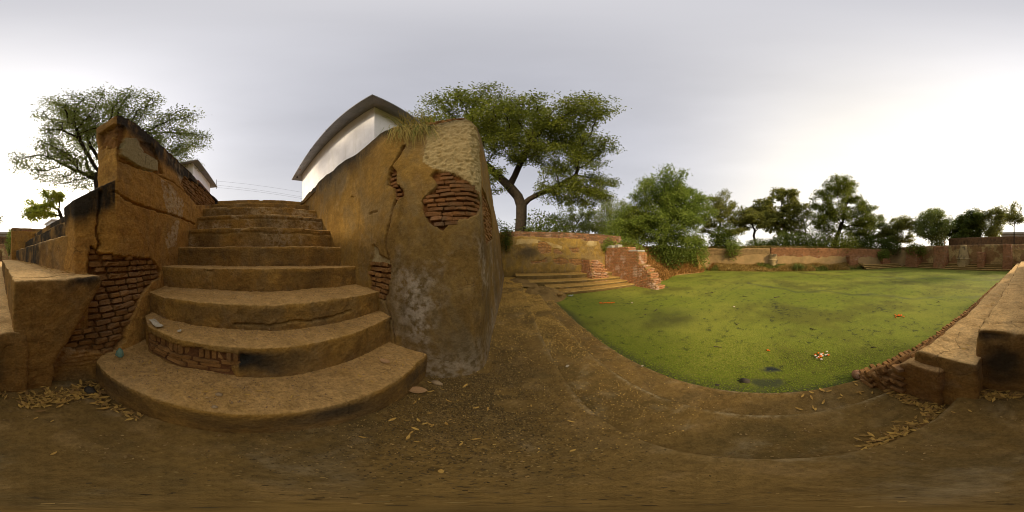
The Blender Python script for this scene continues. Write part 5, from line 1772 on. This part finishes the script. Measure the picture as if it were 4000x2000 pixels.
def blades(name, base, h, w, tint, rng, label, kind='stuff', cat='grass', lean=0.5, parent=None):
    n = len(base)
    az = rng.uniform(0, 2 * np.pi, n)
    hh = h * rng.uniform(0.5, 1.3, n)
    ln = hh * rng.uniform(0.1, lean, n) * 1.6
    dx, dy = np.cos(az), np.sin(az)
    sx, sy = -dy * w, dx * w
    z0 = np.zeros(n)
    p0 = base + np.c_[sx, sy, z0]
    p1 = base - np.c_[sx, sy, z0]
    m = base + np.c_[dx * ln * 0.4, dy * ln * 0.4, hh * 0.65]
    p2 = m - np.c_[sx, sy, z0] * 0.7
    p3 = m + np.c_[sx, sy, z0] * 0.7
    e = base + np.c_[dx * ln, dy * ln, hh * (1 - 0.25 * lean)]
    p4 = e - np.c_[sx, sy, z0] * 0.15
    p5 = e + np.c_[sx, sy, z0] * 0.15
    v = np.stack([p0, p1, p2, p3, p4, p5], 1).reshape(-1, 3)
    i = np.arange(n)[:, None] * 6
    f = np.vstack([i + np.array([[0, 1, 2, 3]]), i + np.array([[3, 2, 4, 5]])])
    o = obj(name, new_mesh(name, v, f, False, {'tint': np.repeat(tint, 6, axis=0)}), M_grass, parent)
    if parent is None:
        tag(o, label, cat, kind=kind)
    return o


def mixcol(n, a, b, rng, k=(0.75, 1.25)):
    r = rng.uniform(0, 1, (n, 1))
    return (np.array(a) * (1 - r) + np.array(b) * r) * rng.uniform(k[0], k[1], (n, 1))


def build_grass():
    rng = np.random.default_rng(77)
    n = 26000
    x = rng.uniform(7.6, 20.0, n)
    y = rng.uniform(6.3, 11.5, n)
    z = np.minimum(sstep(6.2, 11.5, y + 0.5 * np.sin(x * 0.9)) * 2.9 - 0.7, 2.2)
    z = np.where((x > 17) & (y < 7), np.maximum(z, np.clip((x - 17.4) / 2.4, 0, 1) * 0.95 - 0.70), z)
    k = z > WZ - 0.02
    b = np.c_[x, y, z - 0.02][k]
    blades('dry_grass', b, 0.36, 0.020, mixcol(len(b), (0.46, 0.24, 0.065), (0.30, 0.17, 0.05), rng), rng, 'russet dry grass covering the bank beside the pond', lean=0.9)
    n = 32000
    y = rng.uniform(-12.5, 6.5, n)
    x = 17.3 + 2.4 * rng.uniform(0, 1, n)
    z = np.clip((x - 17.4) / 2.4, 0, 1) * 0.95 - 0.70
    k = (z > WZ - 0.05) & (fbm(np.c_[x, y, z], 0.7, 3) > -0.55)
    b = np.c_[x, y, z][k]
    t = mixcol(len(b), (0.56, 0.38, 0.12), (0.34, 0.24, 0.07), rng)
    g = (fbm(b, 0.6, 2, 4) > 0.35)[:, None]
    t = np.where(g, t * np.array([0.55, 0.85, 0.6]), t)
    hv = np.clip(0.30 + fbm(b, 0.9, 3, 8) * 0.35, 0.07, 0.7)
    blades('tall_dry_grass', b, hv, 0.026, t, rng, 'tall straw-coloured grass along the foot of the far wall', lean=0.7)
    n = 9000
    y = np.r_[rng.uniform(-20, 8.6, n), np.full(0, 0)]
    x = 20.2 + rng.uniform(0, 1.2, n)
    b = np.c_[x, y, np.full(n, 2.2)]
    blades('wall_top_grass', b, 0.45, 0.025, mixcol(n, (0.38, 0.27, 0.085), (0.22, 0.2, 0.055), rng), rng, 'straw and green grass growing along the top of the far wall', lean=0.8)
    # one green clump at the water's edge, one green-yellow tuft on the bastion
    n = 420
    b = np.c_[rng.normal(18.25, 0.16, n), rng.normal(-3.5, 0.35, n), np.full(n, -0.35)]
    blades('grass_clump', b, 0.85, 0.012, mixcol(n, (0.14, 0.19, 0.04), (0.2, 0.22, 0.06), rng), rng, 'bright green grass clump at the foot of the far wall by the water', kind='thing', lean=0.6)
    t = thing('dry_grass_tuft', 'dry yellow grass tuft hanging from the head of the bastion', 'grass', (-1.1, 1.6, 3.2))
    V, F, T = [], [], []
    for k in range(330):
        u = rng.uniform(4.36, 4.78)
        z0 = 3.28 - 0.10 * rng.random()
        x0, y0, _ = rsurf_xy(u, z0)
        L = rng.uniform(0.10, 0.55) * (1 - 1.2 * abs(u - 4.58))
        out = rng.uniform(0.02, 0.13)
        side = rng.normal(0, 0.10)
        p0 = np.array((x0 + 0.0, y0 + 0.05, z0 + 0.05))
        x1, y1, _ = rsurf_xy(u + side * 0.5, z0 - L * 0.4)
        x2, y2, _ = rsurf_xy(u + side, z0 - L)
        up = rng.random() < 0.35
        if up:
            p1 = p0 + np.array((side * 0.4, -out * 0.8, 0.10))
            p2 = p0 + np.array((side, -out * 1.8, 0.10 + 0.1 * rng.random()))
        else:
            p1 = np.array((x1, y1 - out, z0 - L * 0.3))
            p2 = np.array((x2, y2 - out * 0.9, z0 - L))
        w = np.array((0.0022, 0.0012, 0.0))
        o_ = len(V)
        V += [p0 - w, p0 + w, p1 + w, p1 - w, p2 + w * 0.4, p2 - w * 0.4]
        F += [(o_, o_ + 1, o_ + 2, o_ + 3), (o_ + 3, o_ + 2, o_ + 4, o_ + 5)]
        c = np.array((0.46, 0.35, 0.10)) if rng.random() < 0.7 else np.array((0.18, 0.21, 0.045))
        T += [c * rng.uniform(0.7, 1.2)] * 6
    obj('blades', new_mesh('blades', np.array(V), np.array(F), False, {'tint': np.array(T)}), M_grass, t)


build_grass()


def chips(name, pos, size, aspect, tint, rng, label, tilt=0.25, parent=None, mat=None):
    """small flat flakes lying on a surface"""
    n = len(pos)
    az = rng.uniform(0, 2 * np.pi, n)
    L = size * rng.uniform(0.5, 1.5, n)
    d = np.c_[np.cos(az), np.sin(az), rng.normal(0, tilt, n)]
    s = np.c_[-np.sin(az), np.cos(az), rng.normal(0, tilt, n)]
    d *= L[:, None] * 0.5
    s *= (L * aspect * rng.uniform(0.6, 1.3, n))[:, None] * 0.5
    lift = np.c_[np.zeros(n), np.zeros(n), np.abs(d[:, 2]) + np.abs(s[:, 2]) + 0.002]
    p = pos + lift
    v = np.stack([p - d, p + s - d * 0.1, p + d, p - s + d * 0.1], 1).reshape(-1, 3)
    f = np.arange(4 * n).reshape(n, 4)
    o = obj(name, new_mesh(name, v, f, False, {'tint': np.repeat(tint, 4, axis=0)}), mat or M_litter, parent)
    if parent is None:
        tag(o, label, 'leaf litter' if 'litter' in name else name.replace('_', ' '), kind='stuff')
    return o


def build_litter():
    rng = np.random.default_rng(5)
    yel = ((0.72, 0.46, 0.11), (0.46, 0.27, 0.065))
    # yellow flakes thick at the north end of the platform, thinning towards the camera
    n = 120000
    x = rng.uniform(-0.5, 1.5, n)
    y = 10.0 - 9.6 * rng.random(n) ** 0.8
    z = np.where(x < 0.455, 0.0, np.where(x < 1.04, -0.2, -0.345))
    p = np.c_[x, y, z + 0.003]
    wallx = np.interp(y, [1.4, 1.8, 2.7, 4.9, 9.9], [-0.35, -0.27, -0.31, -0.33, -0.47])
    dens = sstep(1.2, 4.5, y) * 0.95 + 0.10
    dens = dens + 0.5 * np.exp(-((x - 0.52) / 0.06) ** 2) * sstep(0.3, 2.5, y)
    dens = dens * np.clip(0.55 + fbm(p, 2.2, 4) * 1.3, 0, 1.5) * np.where(x > 1.04, 0.35, 1)
    k = (rng.random(n) < dens) & (x > wallx)
    p = p[k]
    sz = 0.009 + 0.0032 * p[:, 1]
    chips('leaf_litter', p, 1.0 * sz, 0.5, mixcol(len(p), *yel, rng), rng, 'tiny yellow leaf flakes strewn along the pond-side platform')
    # dark humus and pale bits at the foot of the bastion
    n = 26000
    x = rng.normal(-0.28, 0.32, n)
    y = rng.normal(1.15, 0.50, n)
    p = np.c_[x, y, np.full(n, 0.003)]
    k = (fbm(p, 2.5, 4, 3) > -0.35) & (x < 0.44) & (x > -0.68) & (y < 3.2) & (y > -0.2)
    k &= ~((x < -0.2) & (y > 1.28 + 0.5 * np.abs(x + 0.6)))
    p = p[k]
    t = mixcol(len(p), (0.075, 0.048, 0.018), (0.13, 0.085, 0.03), rng)
    br = rng.random(len(p))[:, None]
    t = np.where(br < 0.36, mixcol(len(p), (0.26, 0.175, 0.055), (0.34, 0.21, 0.065), rng), t)
    chips('leaf_mould_litter', p, 0.0095, 0.55, t, rng, 'dark leaf mould mixed with yellow flakes at the foot of the bastion', 0.5)
    # flakes on the north steps and dirt heap
    n = 22000
    x = rng.uniform(0.2, 6.3, n)
    st = rng.integers(0, 4, n)
    y0 = np.array([6.75, 7.38, 8.11, 8.98])[st]
    z0 = np.array([-0.285, -0.165, -0.015, 0.225])[st]
    wd = np.array([0.55, 0.62, 0.75, 0.85])[st]
    y = y0 + wd * (1 - rng.random(n) ** 1.3)
    x0 = np.array([2.0, 1.65, 0.65, 0.2])[st]
    p = np.c_[x, y, z0][x > x0]
    chips('step_litter', p, 0.035, 0.5, mixcol(len(p), (0.52, 0.31, 0.075), (0.40, 0.22, 0.055), rng), rng, 'yellow leaf litter lying on the north pond steps', 0.15)
    # flakes over the soil heap
    n = 5000
    u, w = rng.uniform(-1, 1, n), rng.uniform(-1, 1, n)
    q = np.c_[1.25 + u * 1.15, 6.85 + w * 1.5, np.zeros(n)]
    r = np.hypot(u, w)
    q[:, 2] = -0.52 + 0.46 * np.clip(1 - r ** 2, -0.2, 1) + fbm(q, 2.4, 4, 4) * 0.46 * 0.45 * sstep(1.1, 0.6, r) + 0.01
    q = q[(q[:, 2] > WZ) & (rng.random(n) < np.clip(0.6 + fbm(q, 2, 3, 2), 0, 1))]
    chips('heap_litter', q, 0.03, 0.5, mixcol(len(q), (0.48, 0.30, 0.08), (0.30, 0.18, 0.05), rng), rng, 'yellow leaf flakes lying on the soil heap by the north steps')
    # specks near the camera
    n = 2600
    x = rng.uniform(-0.65, 1.45, n)
    y = rng.uniform(-1.1, 1.9, n)
    z = np.where(x < 0.455, 0.0, np.where(x < 1.04, -0.2, -0.345))
    p = np.c_[x, y, z + 0.004][(fbm(np.c_[x, y, z], 1.8, 3, 9) > -0.2) & (np.hypot(x, y) > 0.4)]
    chips('paving_litter', p, 0.013, 0.55, mixcol(len(p), (0.36, 0.23, 0.08), (0.2, 0.12, 0.045), rng), rng, 'sparse straw specks on the brown paving')
    # drifts of whole fallen leaves, too many to count
    P = [np.c_[-0.12 - 0.58 * rng.random(240) + rng.normal(0, .02, 240), -1.04 + rng.normal(0, .06, 240), 0.004 + 0.02 * rng.random(240)],
         np.c_[-0.62 + rng.normal(0, .025, 90), -1.0 + 0.45 * rng.random(90), 0.006 + 0.01 * rng.random(90)]]
    q = np.vstack(P)
    chips('leaf_drift', q, 0.052, 0.30, mixcol(len(q), (0.56, 0.34, 0.075), (0.24, 0.13, 0.04), rng, (0.6, 1.25)), rng, 'drift of dry yellow leaves below the left wall', 0.22)
    P = [np.c_[0.50 + 0.52 * rng.random(130), -0.95 + rng.normal(0, .045, 130), -0.195 + 0.02 * rng.random(130)],
         np.c_[0.49 + np.abs(rng.normal(0, .06, 120)), -0.95 + 0.62 * rng.random(120), -0.195 + 0.02 * rng.random(120)]]
    q = np.vstack(P)
    chips('step_leaf_drift', q, 0.052, 0.30, mixcol(len(q), (0.56, 0.34, 0.075), (0.24, 0.13, 0.04), rng, (0.6, 1.25)), rng, 'drift of dry yellow leaves on the pond-side step by the broken bricks', 0.22)
    q = np.c_[-0.05 + 0.40 * rng.random(90), -1.12 + rng.normal(0, .03, 90), 0.004 + 0.02 * rng.random(90)]
    chips('ledge_leaf_drift', q, 0.052, 0.30, mixcol(len(q), (0.56, 0.34, 0.075), (0.24, 0.13, 0.04), rng, (0.6, 1.25)), rng, 'drift of dry yellow leaves at the foot of the stained ledge', 0.22)
    # stair treads
    P = []
    for i, (sx, sz) in enumerate(ST[:6]):
        m = 700 if i < 3 else 420
        q = np.c_[rng.uniform(ST[i + 1][0] + 0.0, sx - 0.06, m), rng.uniform(-1.0, 1.1, m), np.full(m, sz + 0.006)]
        P.append(q)
    p = np.vstack(P)
    chips('stair_litter', p, 0.014, 0.5, mixcol(len(p), (0.40, 0.26, 0.12), (0.17, 0.10, 0.05), rng), rng, 'grit and leaf bits scattered over the stair treads', 0.3)
    # ledge tops
    n = 1500
    x = -0.72 + np.abs(rng.normal(0, 0.09, n))
    y = rng.uniform(-7.5, -1.4, n)
    p = np.c_[x, y, np.full(n, 1.13)][x < -0.15]
    chips('ledge_litter', p, 0.03, 0.4, mixcol(len(p), (0.5, 0.31, 0.09), (0.38, 0.22, 0.06), rng), rng, 'yellow leaves gathered along the back of the sunlit ledge', 0.2)


build_litter()


def build_duckweed():
    rng = np.random.default_rng(9)
    n = 120000
    r = 1.5 + 3.4 * rng.random(n) ** 1.5
    x = r
    y = rng.uniform(-2.2, 5.6, n)
    p = np.c_[x, y, np.full(n, WZ + 0.004)]
    nz = fbm(p, 1.6, 4, 3)
    dens = sstep(0.0, 0.35, x - 1.52 + 0.10 * fbm(p, 2.5, 3, 5)) * 0.9 + 0.30
    dens = dens * np.clip(0.75 + nz * 0.7, 0.1, 1) * sstep(3.6, 1.7, np.hypot(x, y * 0.9 - 0.4) + nz * 0.6)
    for gx, gy, rx, ry in ((2.05, -0.05, 0.09, 0.13), (1.76, 0.0, 0.10, 0.2)):
        q = ((x - gx) / rx) ** 2 + ((y - gy) / ry) ** 2 + fbm(p, 3.5, 3) * 0.6
        dens = dens * np.where(q < 1.05, 0.08, 1)
    k = (rng.random(n) < dens) & ((x > 1.53) | (y > -0.95))
    p = p[k]
    chips('duckweed', p, 0.016 + 0.001 * (p[:, 0] - 1.5), 0.9, mixcol(len(p), (0.19, 0.22, 0.018), (0.13, 0.165, 0.012), rng, (0.75, 1.25)), rng, 'floating green duckweed near the platform edge', 0.03)


build_duckweed()


def heap(name, cx, cy, rx, ry, z0, h, mat, label, seed, n=46, kind='stuff', cat='soil'):
    u = np.linspace(-1, 1, n)
    U, V = np.meshgrid(u, u)
    r = np.hypot(U, V)
    v = np.c_[(cx + U * rx).ravel(), (cy + V * ry).ravel(), np.zeros(n * n)]
    v[:, 2] = z0 + h * np.clip(1 - r.ravel() ** 2, -0.2, 1) + fbm(v, 2.4, 4, seed) * h * 0.45 * sstep(1.1, 0.6, r.ravel())
    o = obj(name, new_mesh(name, v, grid_faces(n, n)), mat)
    return tag(o, label, cat, kind=kind)


heap('soil_heap', 1.25, 6.85, 1.15, 1.5, -0.52, 0.46, M_soil, 'heap of brown soil and rubble between the platform and the north steps', 4)
heap('soil_mound', 0.35, 8.6, 0.9, 1.3, -0.10, 0.16, M_soil, 'soil piled where the platform meets the north steps', 6)

# ================================================================== SMALL LOOSE THINGS


def leaf_one(n_seed, L=0.075, W=0.022):
    rr = random.Random(n_seed)
    V, F = [], []
    m = 5
    curl = rr.uniform(0.004, 0.014)
    for i in range(m + 1):
        t = i / m
        w = W * math.sin(math.pi * (0.08 + 0.9 * t)) ** 0.8 * 0.5
        z = curl * 4 * (t - 0.5) ** 2
        V += [(L * (t - 0.5), -w, z + w * 0.35), (L * (t - 0.5), 0, z), (L * (t - 0.5), w, z + w * 0.35)]
    for i in range(m):
        a = i * 3
        F += [(a, a + 3, a + 4, a + 1), (a + 1, a + 4, a + 5, a + 2)]
    me = bpy.data.meshes.new('fallen_leaf')
    me.from_pydata(V, [], F)
    for p in me.polygons:
        p.use_smooth = True
    me.materials.append(M_dryleaf)
    return me


LEAVES = [leaf_one(k, random.uniform(.06, .085), random.uniform(.017, .026)) for k in range(6)]


def strew(n, fx, label, group, seed, sc=1.0):
    rr = random.Random(seed)
    for k in range(n):
        x, y, z = fx(rr)
        o = bpy.data.objects.new('fallen_leaf', rr.choice(LEAVES))
        COL.objects.link(o)
        o.location = (x, y, z)
        o.rotation_euler = (rr.uniform(-.3, .3), rr.uniform(-.25, .25), rr.uniform(0, 6.28))
        s = rr.uniform(0.7, 1.15) * sc
        o.scale = (s, s, s)
        tag(o, label, 'leaf', group)


def f_corner(r):
    t = r.random()
    return (-0.15 - 0.55 * t + r.gauss(0, .03), -1.02 + 0.0 * t + r.gauss(0, .055), 0.008 + r.random() * 0.01)


strew(84, f_corner, 'dry yellow leaf in the drift below the left wall near the lowest stair', 'leaf drift below the left wall', 1)
strew(14, lambda r: (-0.60 + r.gauss(0, .03), -0.85 + r.gauss(0, .16), 0.01), 'dry yellow leaf along the left foot of the lowest stair', 'leaves along the lowest stair', 2)


def f_tread(r):
    t = r.random()
    if t < 0.6:
        return (0.50 + 0.5 * r.random(), -0.93 + r.gauss(0, .03), -0.19)
    return (0.51 + abs(r.gauss(0, .05)), -0.9 + 0.5 * r.random(), -0.19)


strew(64, f_tread, 'dry yellow leaf in the drift on the pond-side step below the broken bricks', 'leaf drift on the pond-side step', 3)
strew(34, lambda r: (0.05 + 0.3 * r.random(), -1.11 + r.gauss(0, .025), 0.008), 'dry yellow leaf along the foot of the dark-stained ledge', 'leaves at the foot of the stained ledge', 4)
strew(30, lambda r: (-0.5 + r.gauss(0, .22), 0.78 + r.gauss(0, .22), 0.01), 'dry orange leaf on the paving between lowest stair and bastion', 'leaves between stair and bastion', 5, 0.7)
strew(12, lambda r: (r.choice((-1, 1)) * r.uniform(0.1, 0.4), r.choice((-1, 1)) * r.uniform(0.45, 0.95), 0.008), 'single dry leaf lying on the open paving', 'leaves on the open paving', 6, 0.6)
strew(30, lambda r: (r.uniform(-1.08, -0.74), r.uniform(-1.0, 1.1), 0.295), 'dry leaf lying on the lowest stair tread', 'leaves on the lowest stair', 7, 0.6)
strew(16, lambda r: (r.uniform(1.1, 1.45), r.uniform(-0.9, -0.2), -0.335), 'dry leaf on the lowest step at the water by the broken bricks', 'leaves on the waterside step', 8)
strew(18, lambda r: (r.uniform(0.42, 0.6), r.uniform(-3.6, -1.2), 0.465), 'dry leaf at the inner edge of the lower sunlit ledge', 'leaves on the lower sunlit ledge', 9)


def big_leaf(loc, L, W, rz, label):
    V, F = [], []
    m = 10
    for i in range(m + 1):
        t = i / m
        w = W * math.sin(math.pi * min(1, 0.03 + 0.97 * t)) ** 0.7 * 0.5
        z = 0.012 * 4 * (t - 0.5) ** 2
        for s, dz in ((-1, 0.35), (-.5, 0.12), (0, 0), (.5, 0.12), (1, 0.35)):
            V.append((L * (t - 0.5), w * s, z + w * dz))
    for i in range(m):
        for j in range(4):
            a = i * 5 + j
            F.append((a, a + 5, a + 6, a + 1))
    me = plain([(V, F)], 'broad_leaf')
    for p in me.polygons:
        p.use_smooth = True
    o = obj('broad_leaf', me, M_brownleaf)
    o.location = loc
    o.rotation_euler = (0.1, 0.05, rz)
    return tag(o, label, 'leaf')


big_leaf((-0.65, 0.99, 0.014), 0.15, 0.09, 0.5, 'large oval brown dry leaf lying on grit beside the lowest stair')
big_leaf((-0.93, 0.94, 0.30), 0.10, 0.055, 0.2, 'broad brown dry leaf on the right end of the lowest stair')


def rock(name, loc, size, mat, label, seed, cat='stone'):
    bm = bmesh.new()
    bmesh.ops.create_icosphere(bm, subdivisions=2, radius=1)
    me = bpy.data.meshes.new(name)
    co = np.array([v.co[:] for v in bm.verts])
    d = 1 + fbm(co, 1.3, 3, seed) * 0.45
    for v, k in zip(bm.verts, d):
        v.co *= float(k)
        v.co.x *= size[0]
        v.co.y *= size[1]
        v.co.z *= size[2]
    bm.to_mesh(me)
    bm.free()
    for p in me.polygons:
        p.use_smooth = True
    o = obj(name, me, mat)
    o.location = loc
    return tag(o, label, cat)


rock('pebble', (-0.86, -0.2, 0.298), (0.018, 0.022, 0.012), M_stone, 'larger pale pebble on the lowest stair tread', 1)
rock('pebble', (-0.73, -0.19, 0.296), (0.014, 0.018, 0.010), M_stone, 'small pale pebble at the edge of the lowest stair', 2)
rock('stone', (1.76, 0.25, -0.43), (0.055, 0.07, 0.055), M_darkstone, 'dark stone sticking out of the duckweed near the platform', 3)
rock('stone', (1.62, 0.52, -0.435), (0.03, 0.04, 0.03), M_darkstone, 'small brown stone in the water left of the dark stone', 4)
rock('stone', (-0.62, -1.0, 0.03), (0.04, 0.05, 0.035), M_darkstone, 'grey stone in the leaf drift below the left wall', 5)
rock('stone', (-0.58, 1.17, 0.015), (0.05, 0.028, 0.02), M_stone, 'flat pale stone at the foot of the bastion', 6)
rock('brick_fragment', (1.58, -0.98, -0.36), (0.10, 0.08, 0.07), M_brick_red, 'rounded red brick fragment at the water end of the broken slope', 7, 'brick')
for k, (x, y) in enumerate(((2.05, 6.55), (2.3, 6.3), (1.85, 6.1), (1.6, 7.2), (1.1, 7.4), (2.2, 7.0))):
    rock('rubble_stone', (x, y, -0.26 + 0.02 * k), (0.10 + 0.02 * (k % 3), 0.08, 0.06), M_soil,
         ['brown rubble block at the water beside the north steps', 'rubble block at the tip of the soil heap by the water', 'rubble block on the pond side of the soil heap', 'rubble block on top of the soil heap',
          'rubble block where the soil heap meets the steps', 'rubble block at the left end of the lowest north step'][k], 20 + k)


def scrap(name, loc, sx, sy, mat, label, seed, crumple=0.02, rz=0.0, cat='litter'):
    n = 9
    u = np.linspace(-0.5, 0.5, n)
    U, V = np.meshgrid(u, u)
    v = np.c_[U.ravel() * sx, V.ravel() * sy, np.zeros(n * n)]
    nz = fbm(v, 2.2 / max(sx, sy), 3, seed)
    v[:, 2] = np.abs(nz) * crumple + 0.003
    v[:, 0] += fbm(v, 3 / sx, 2, seed + 3) * sx * 0.12
    v[:, 1] += fbm(v, 3 / sx, 2, seed + 7) * sy * 0.25
    o = obj(name, new_mesh(name, v, grid_faces(n, n)), mat)
    o.location = loc
    o.rotation_euler = (0, 0, rz)
    return tag(o, label, cat)


scrap('paper_scrap', (-1.27, -0.90, 0.622), 0.20, 0.07, M_paper, 'torn pale paper scrap on the second stair tread', 1, 0.03, 1.0)
scrap('paper_scrap', (-1.22, -0.62, 0.62), 0.04, 0.03, M_paper, 'tiny white paper bit on the second stair tread', 2, 0.015, 0.4)
scrap('paper_scrap', (1.47, 1.43, -0.34), 0.035, 0.025, M_paper, 'tiny white scrap at the platform edge beside the duckweed', 3, 0.01, 0.2)
scrap('paper_scrap', (0.62, 1.75, -0.19), 0.05, 0.035, M_paper, 'white paper scrap on the pond-side step', 4, 0.02, 0.9)
scrap('plastic_bag', (2.19, 6.85, -0.36), 0.22, 0.16, M_blue, 'crumpled blue plastic bag at the foot of the north steps', 5, 0.10, 0.3)
scrap('plastic_bag', (2.43, 6.43, -0.41), 0.26, 0.15, M_greyplastic, 'grey plastic bag floating in the water by the north steps', 6, 0.05, 0.8)


def build_bag():
    bm = bmesh.new()
    bmesh.ops.create_uvsphere(bm, u_segments=20, v_segments=14, radius=1)
    co = np.array([v.co[:] for v in bm.verts])
    nz = fbm(co, 2.6, 3, 3)
    for v, k, c in zip(bm.verts, nz, co):
        t = (c[2] + 1) / 2
        w = 0.045 * (1 - 0.55 * t) * (1 + 0.45 * float(k))
        v.co = Vector((c[0] * w, c[1] * w, 0.115 * t * (1 + 0.1 * float(k))))
    me = bpy.data.meshes.new('polythene_bag')
    bm.to_mesh(me)
    bm.free()
    for p in me.polygons:
        p.use_smooth = True
    o = obj('polythene_bag', me, M_teal)
    o.location = (-0.95, -1.05, 0.288)
    tag(o, 'crumpled teal see-through polythene bag in the corner of the lowest stair', 'plastic bag')


build_bag()


def garland(name, pts, r, label, mats, white=0.0):
    t = thing(name, label, 'flowers', pts[0])
    rr = random.Random(len(pts) + int(pts[0][0] * 100))
    for i, p in enumerate(pts):
        bm = bmesh.new()
        bmesh.ops.create_icosphere(bm, subdivisions=1, radius=r * rr.uniform(0.8, 1.15))
        for v in bm.verts:
            v.co *= rr.uniform(0.75, 1.2)
            v.co.z *= 0.6
        me = bpy.data.meshes.new('flower')
        bm.to_mesh(me)
        bm.free()
        o = obj('flower', me, mats[0] if rr.random() > white else mats[1], None)
        o.location = Vector(p) - t.location
        o.parent = t


rr = random.Random(3)
garland('marigold_garland', [(2.95 + 0.045 * k + rr.gauss(0, .012), 4.90 - 0.018 * k + rr.gauss(0, .03), WZ + 0.02) for k in range(11)], 0.032, 'orange marigold garland floating near the north steps', (M_marigold, M_whitefl))
garland('flower_offering', [(2.29 + rr.gauss(0, .05), -0.78 + rr.gauss(0, .05), WZ + 0.02 + 0.01 * rr.random()) for k in range(20)], 0.022, 'small floating bunch of white and orange flowers on the duckweed', (M_marigold, M_whitefl), 0.6)
garland('marigold_bunch', [(3.11 + rr.gauss(0, .05), -3.21 + rr.gauss(0, .07), WZ + 0.02) for k in range(11)], 0.03, 'floating orange marigold bunch off the lower sunlit ledge', (M_marigold, M_whitefl))
garland('stray_marigold', [(2.6, -0.02, WZ + 0.015), (2.62, 0.01, WZ + 0.015)], 0.018, 'tiny stray marigold floating in the middle of the near duckweed', (M_marigold, M_whitefl))


def build_debris():
    rr = random.Random(12)
    for k in range(14):
        a, d = rr.uniform(20, 150), rr.uniform(2.6, 9.0)
        x, y = d * math.sin(math.radians(a)), d * math.cos(math.radians(a))
        if x < 1.9:
            x = 1.9 + rr.random()
        pts = [Vector((x, y, WZ + 0.006)) + Vector((rr.gauss(0, .05), rr.gauss(0, .09), rr.uniform(0, .012))) * (0.5 + 0.12 * d) for _ in range(3)]
        tag(obj('floating_twig', plain([tube(pts, [0.004 + 0.001 * d, 0.006 + 0.0015 * d, 0.003], 5)], 'floating_twig'), M_darkstone), 'dark twig floating on the green duckweed', 'twig', 'twigs floating on the pond')
    for k, (x, y, lab) in enumerate(((5.2, 1.1, 'white scrap floating in the middle of the pond'), (3.9, 4.3, 'white scrap floating off the stepped brick pier'))):
        scrap('floating_scrap', (x, y, WZ + 0.005), 0.12, 0.06, M_paper, lab, 40 + k, 0.02, k)


build_debris()
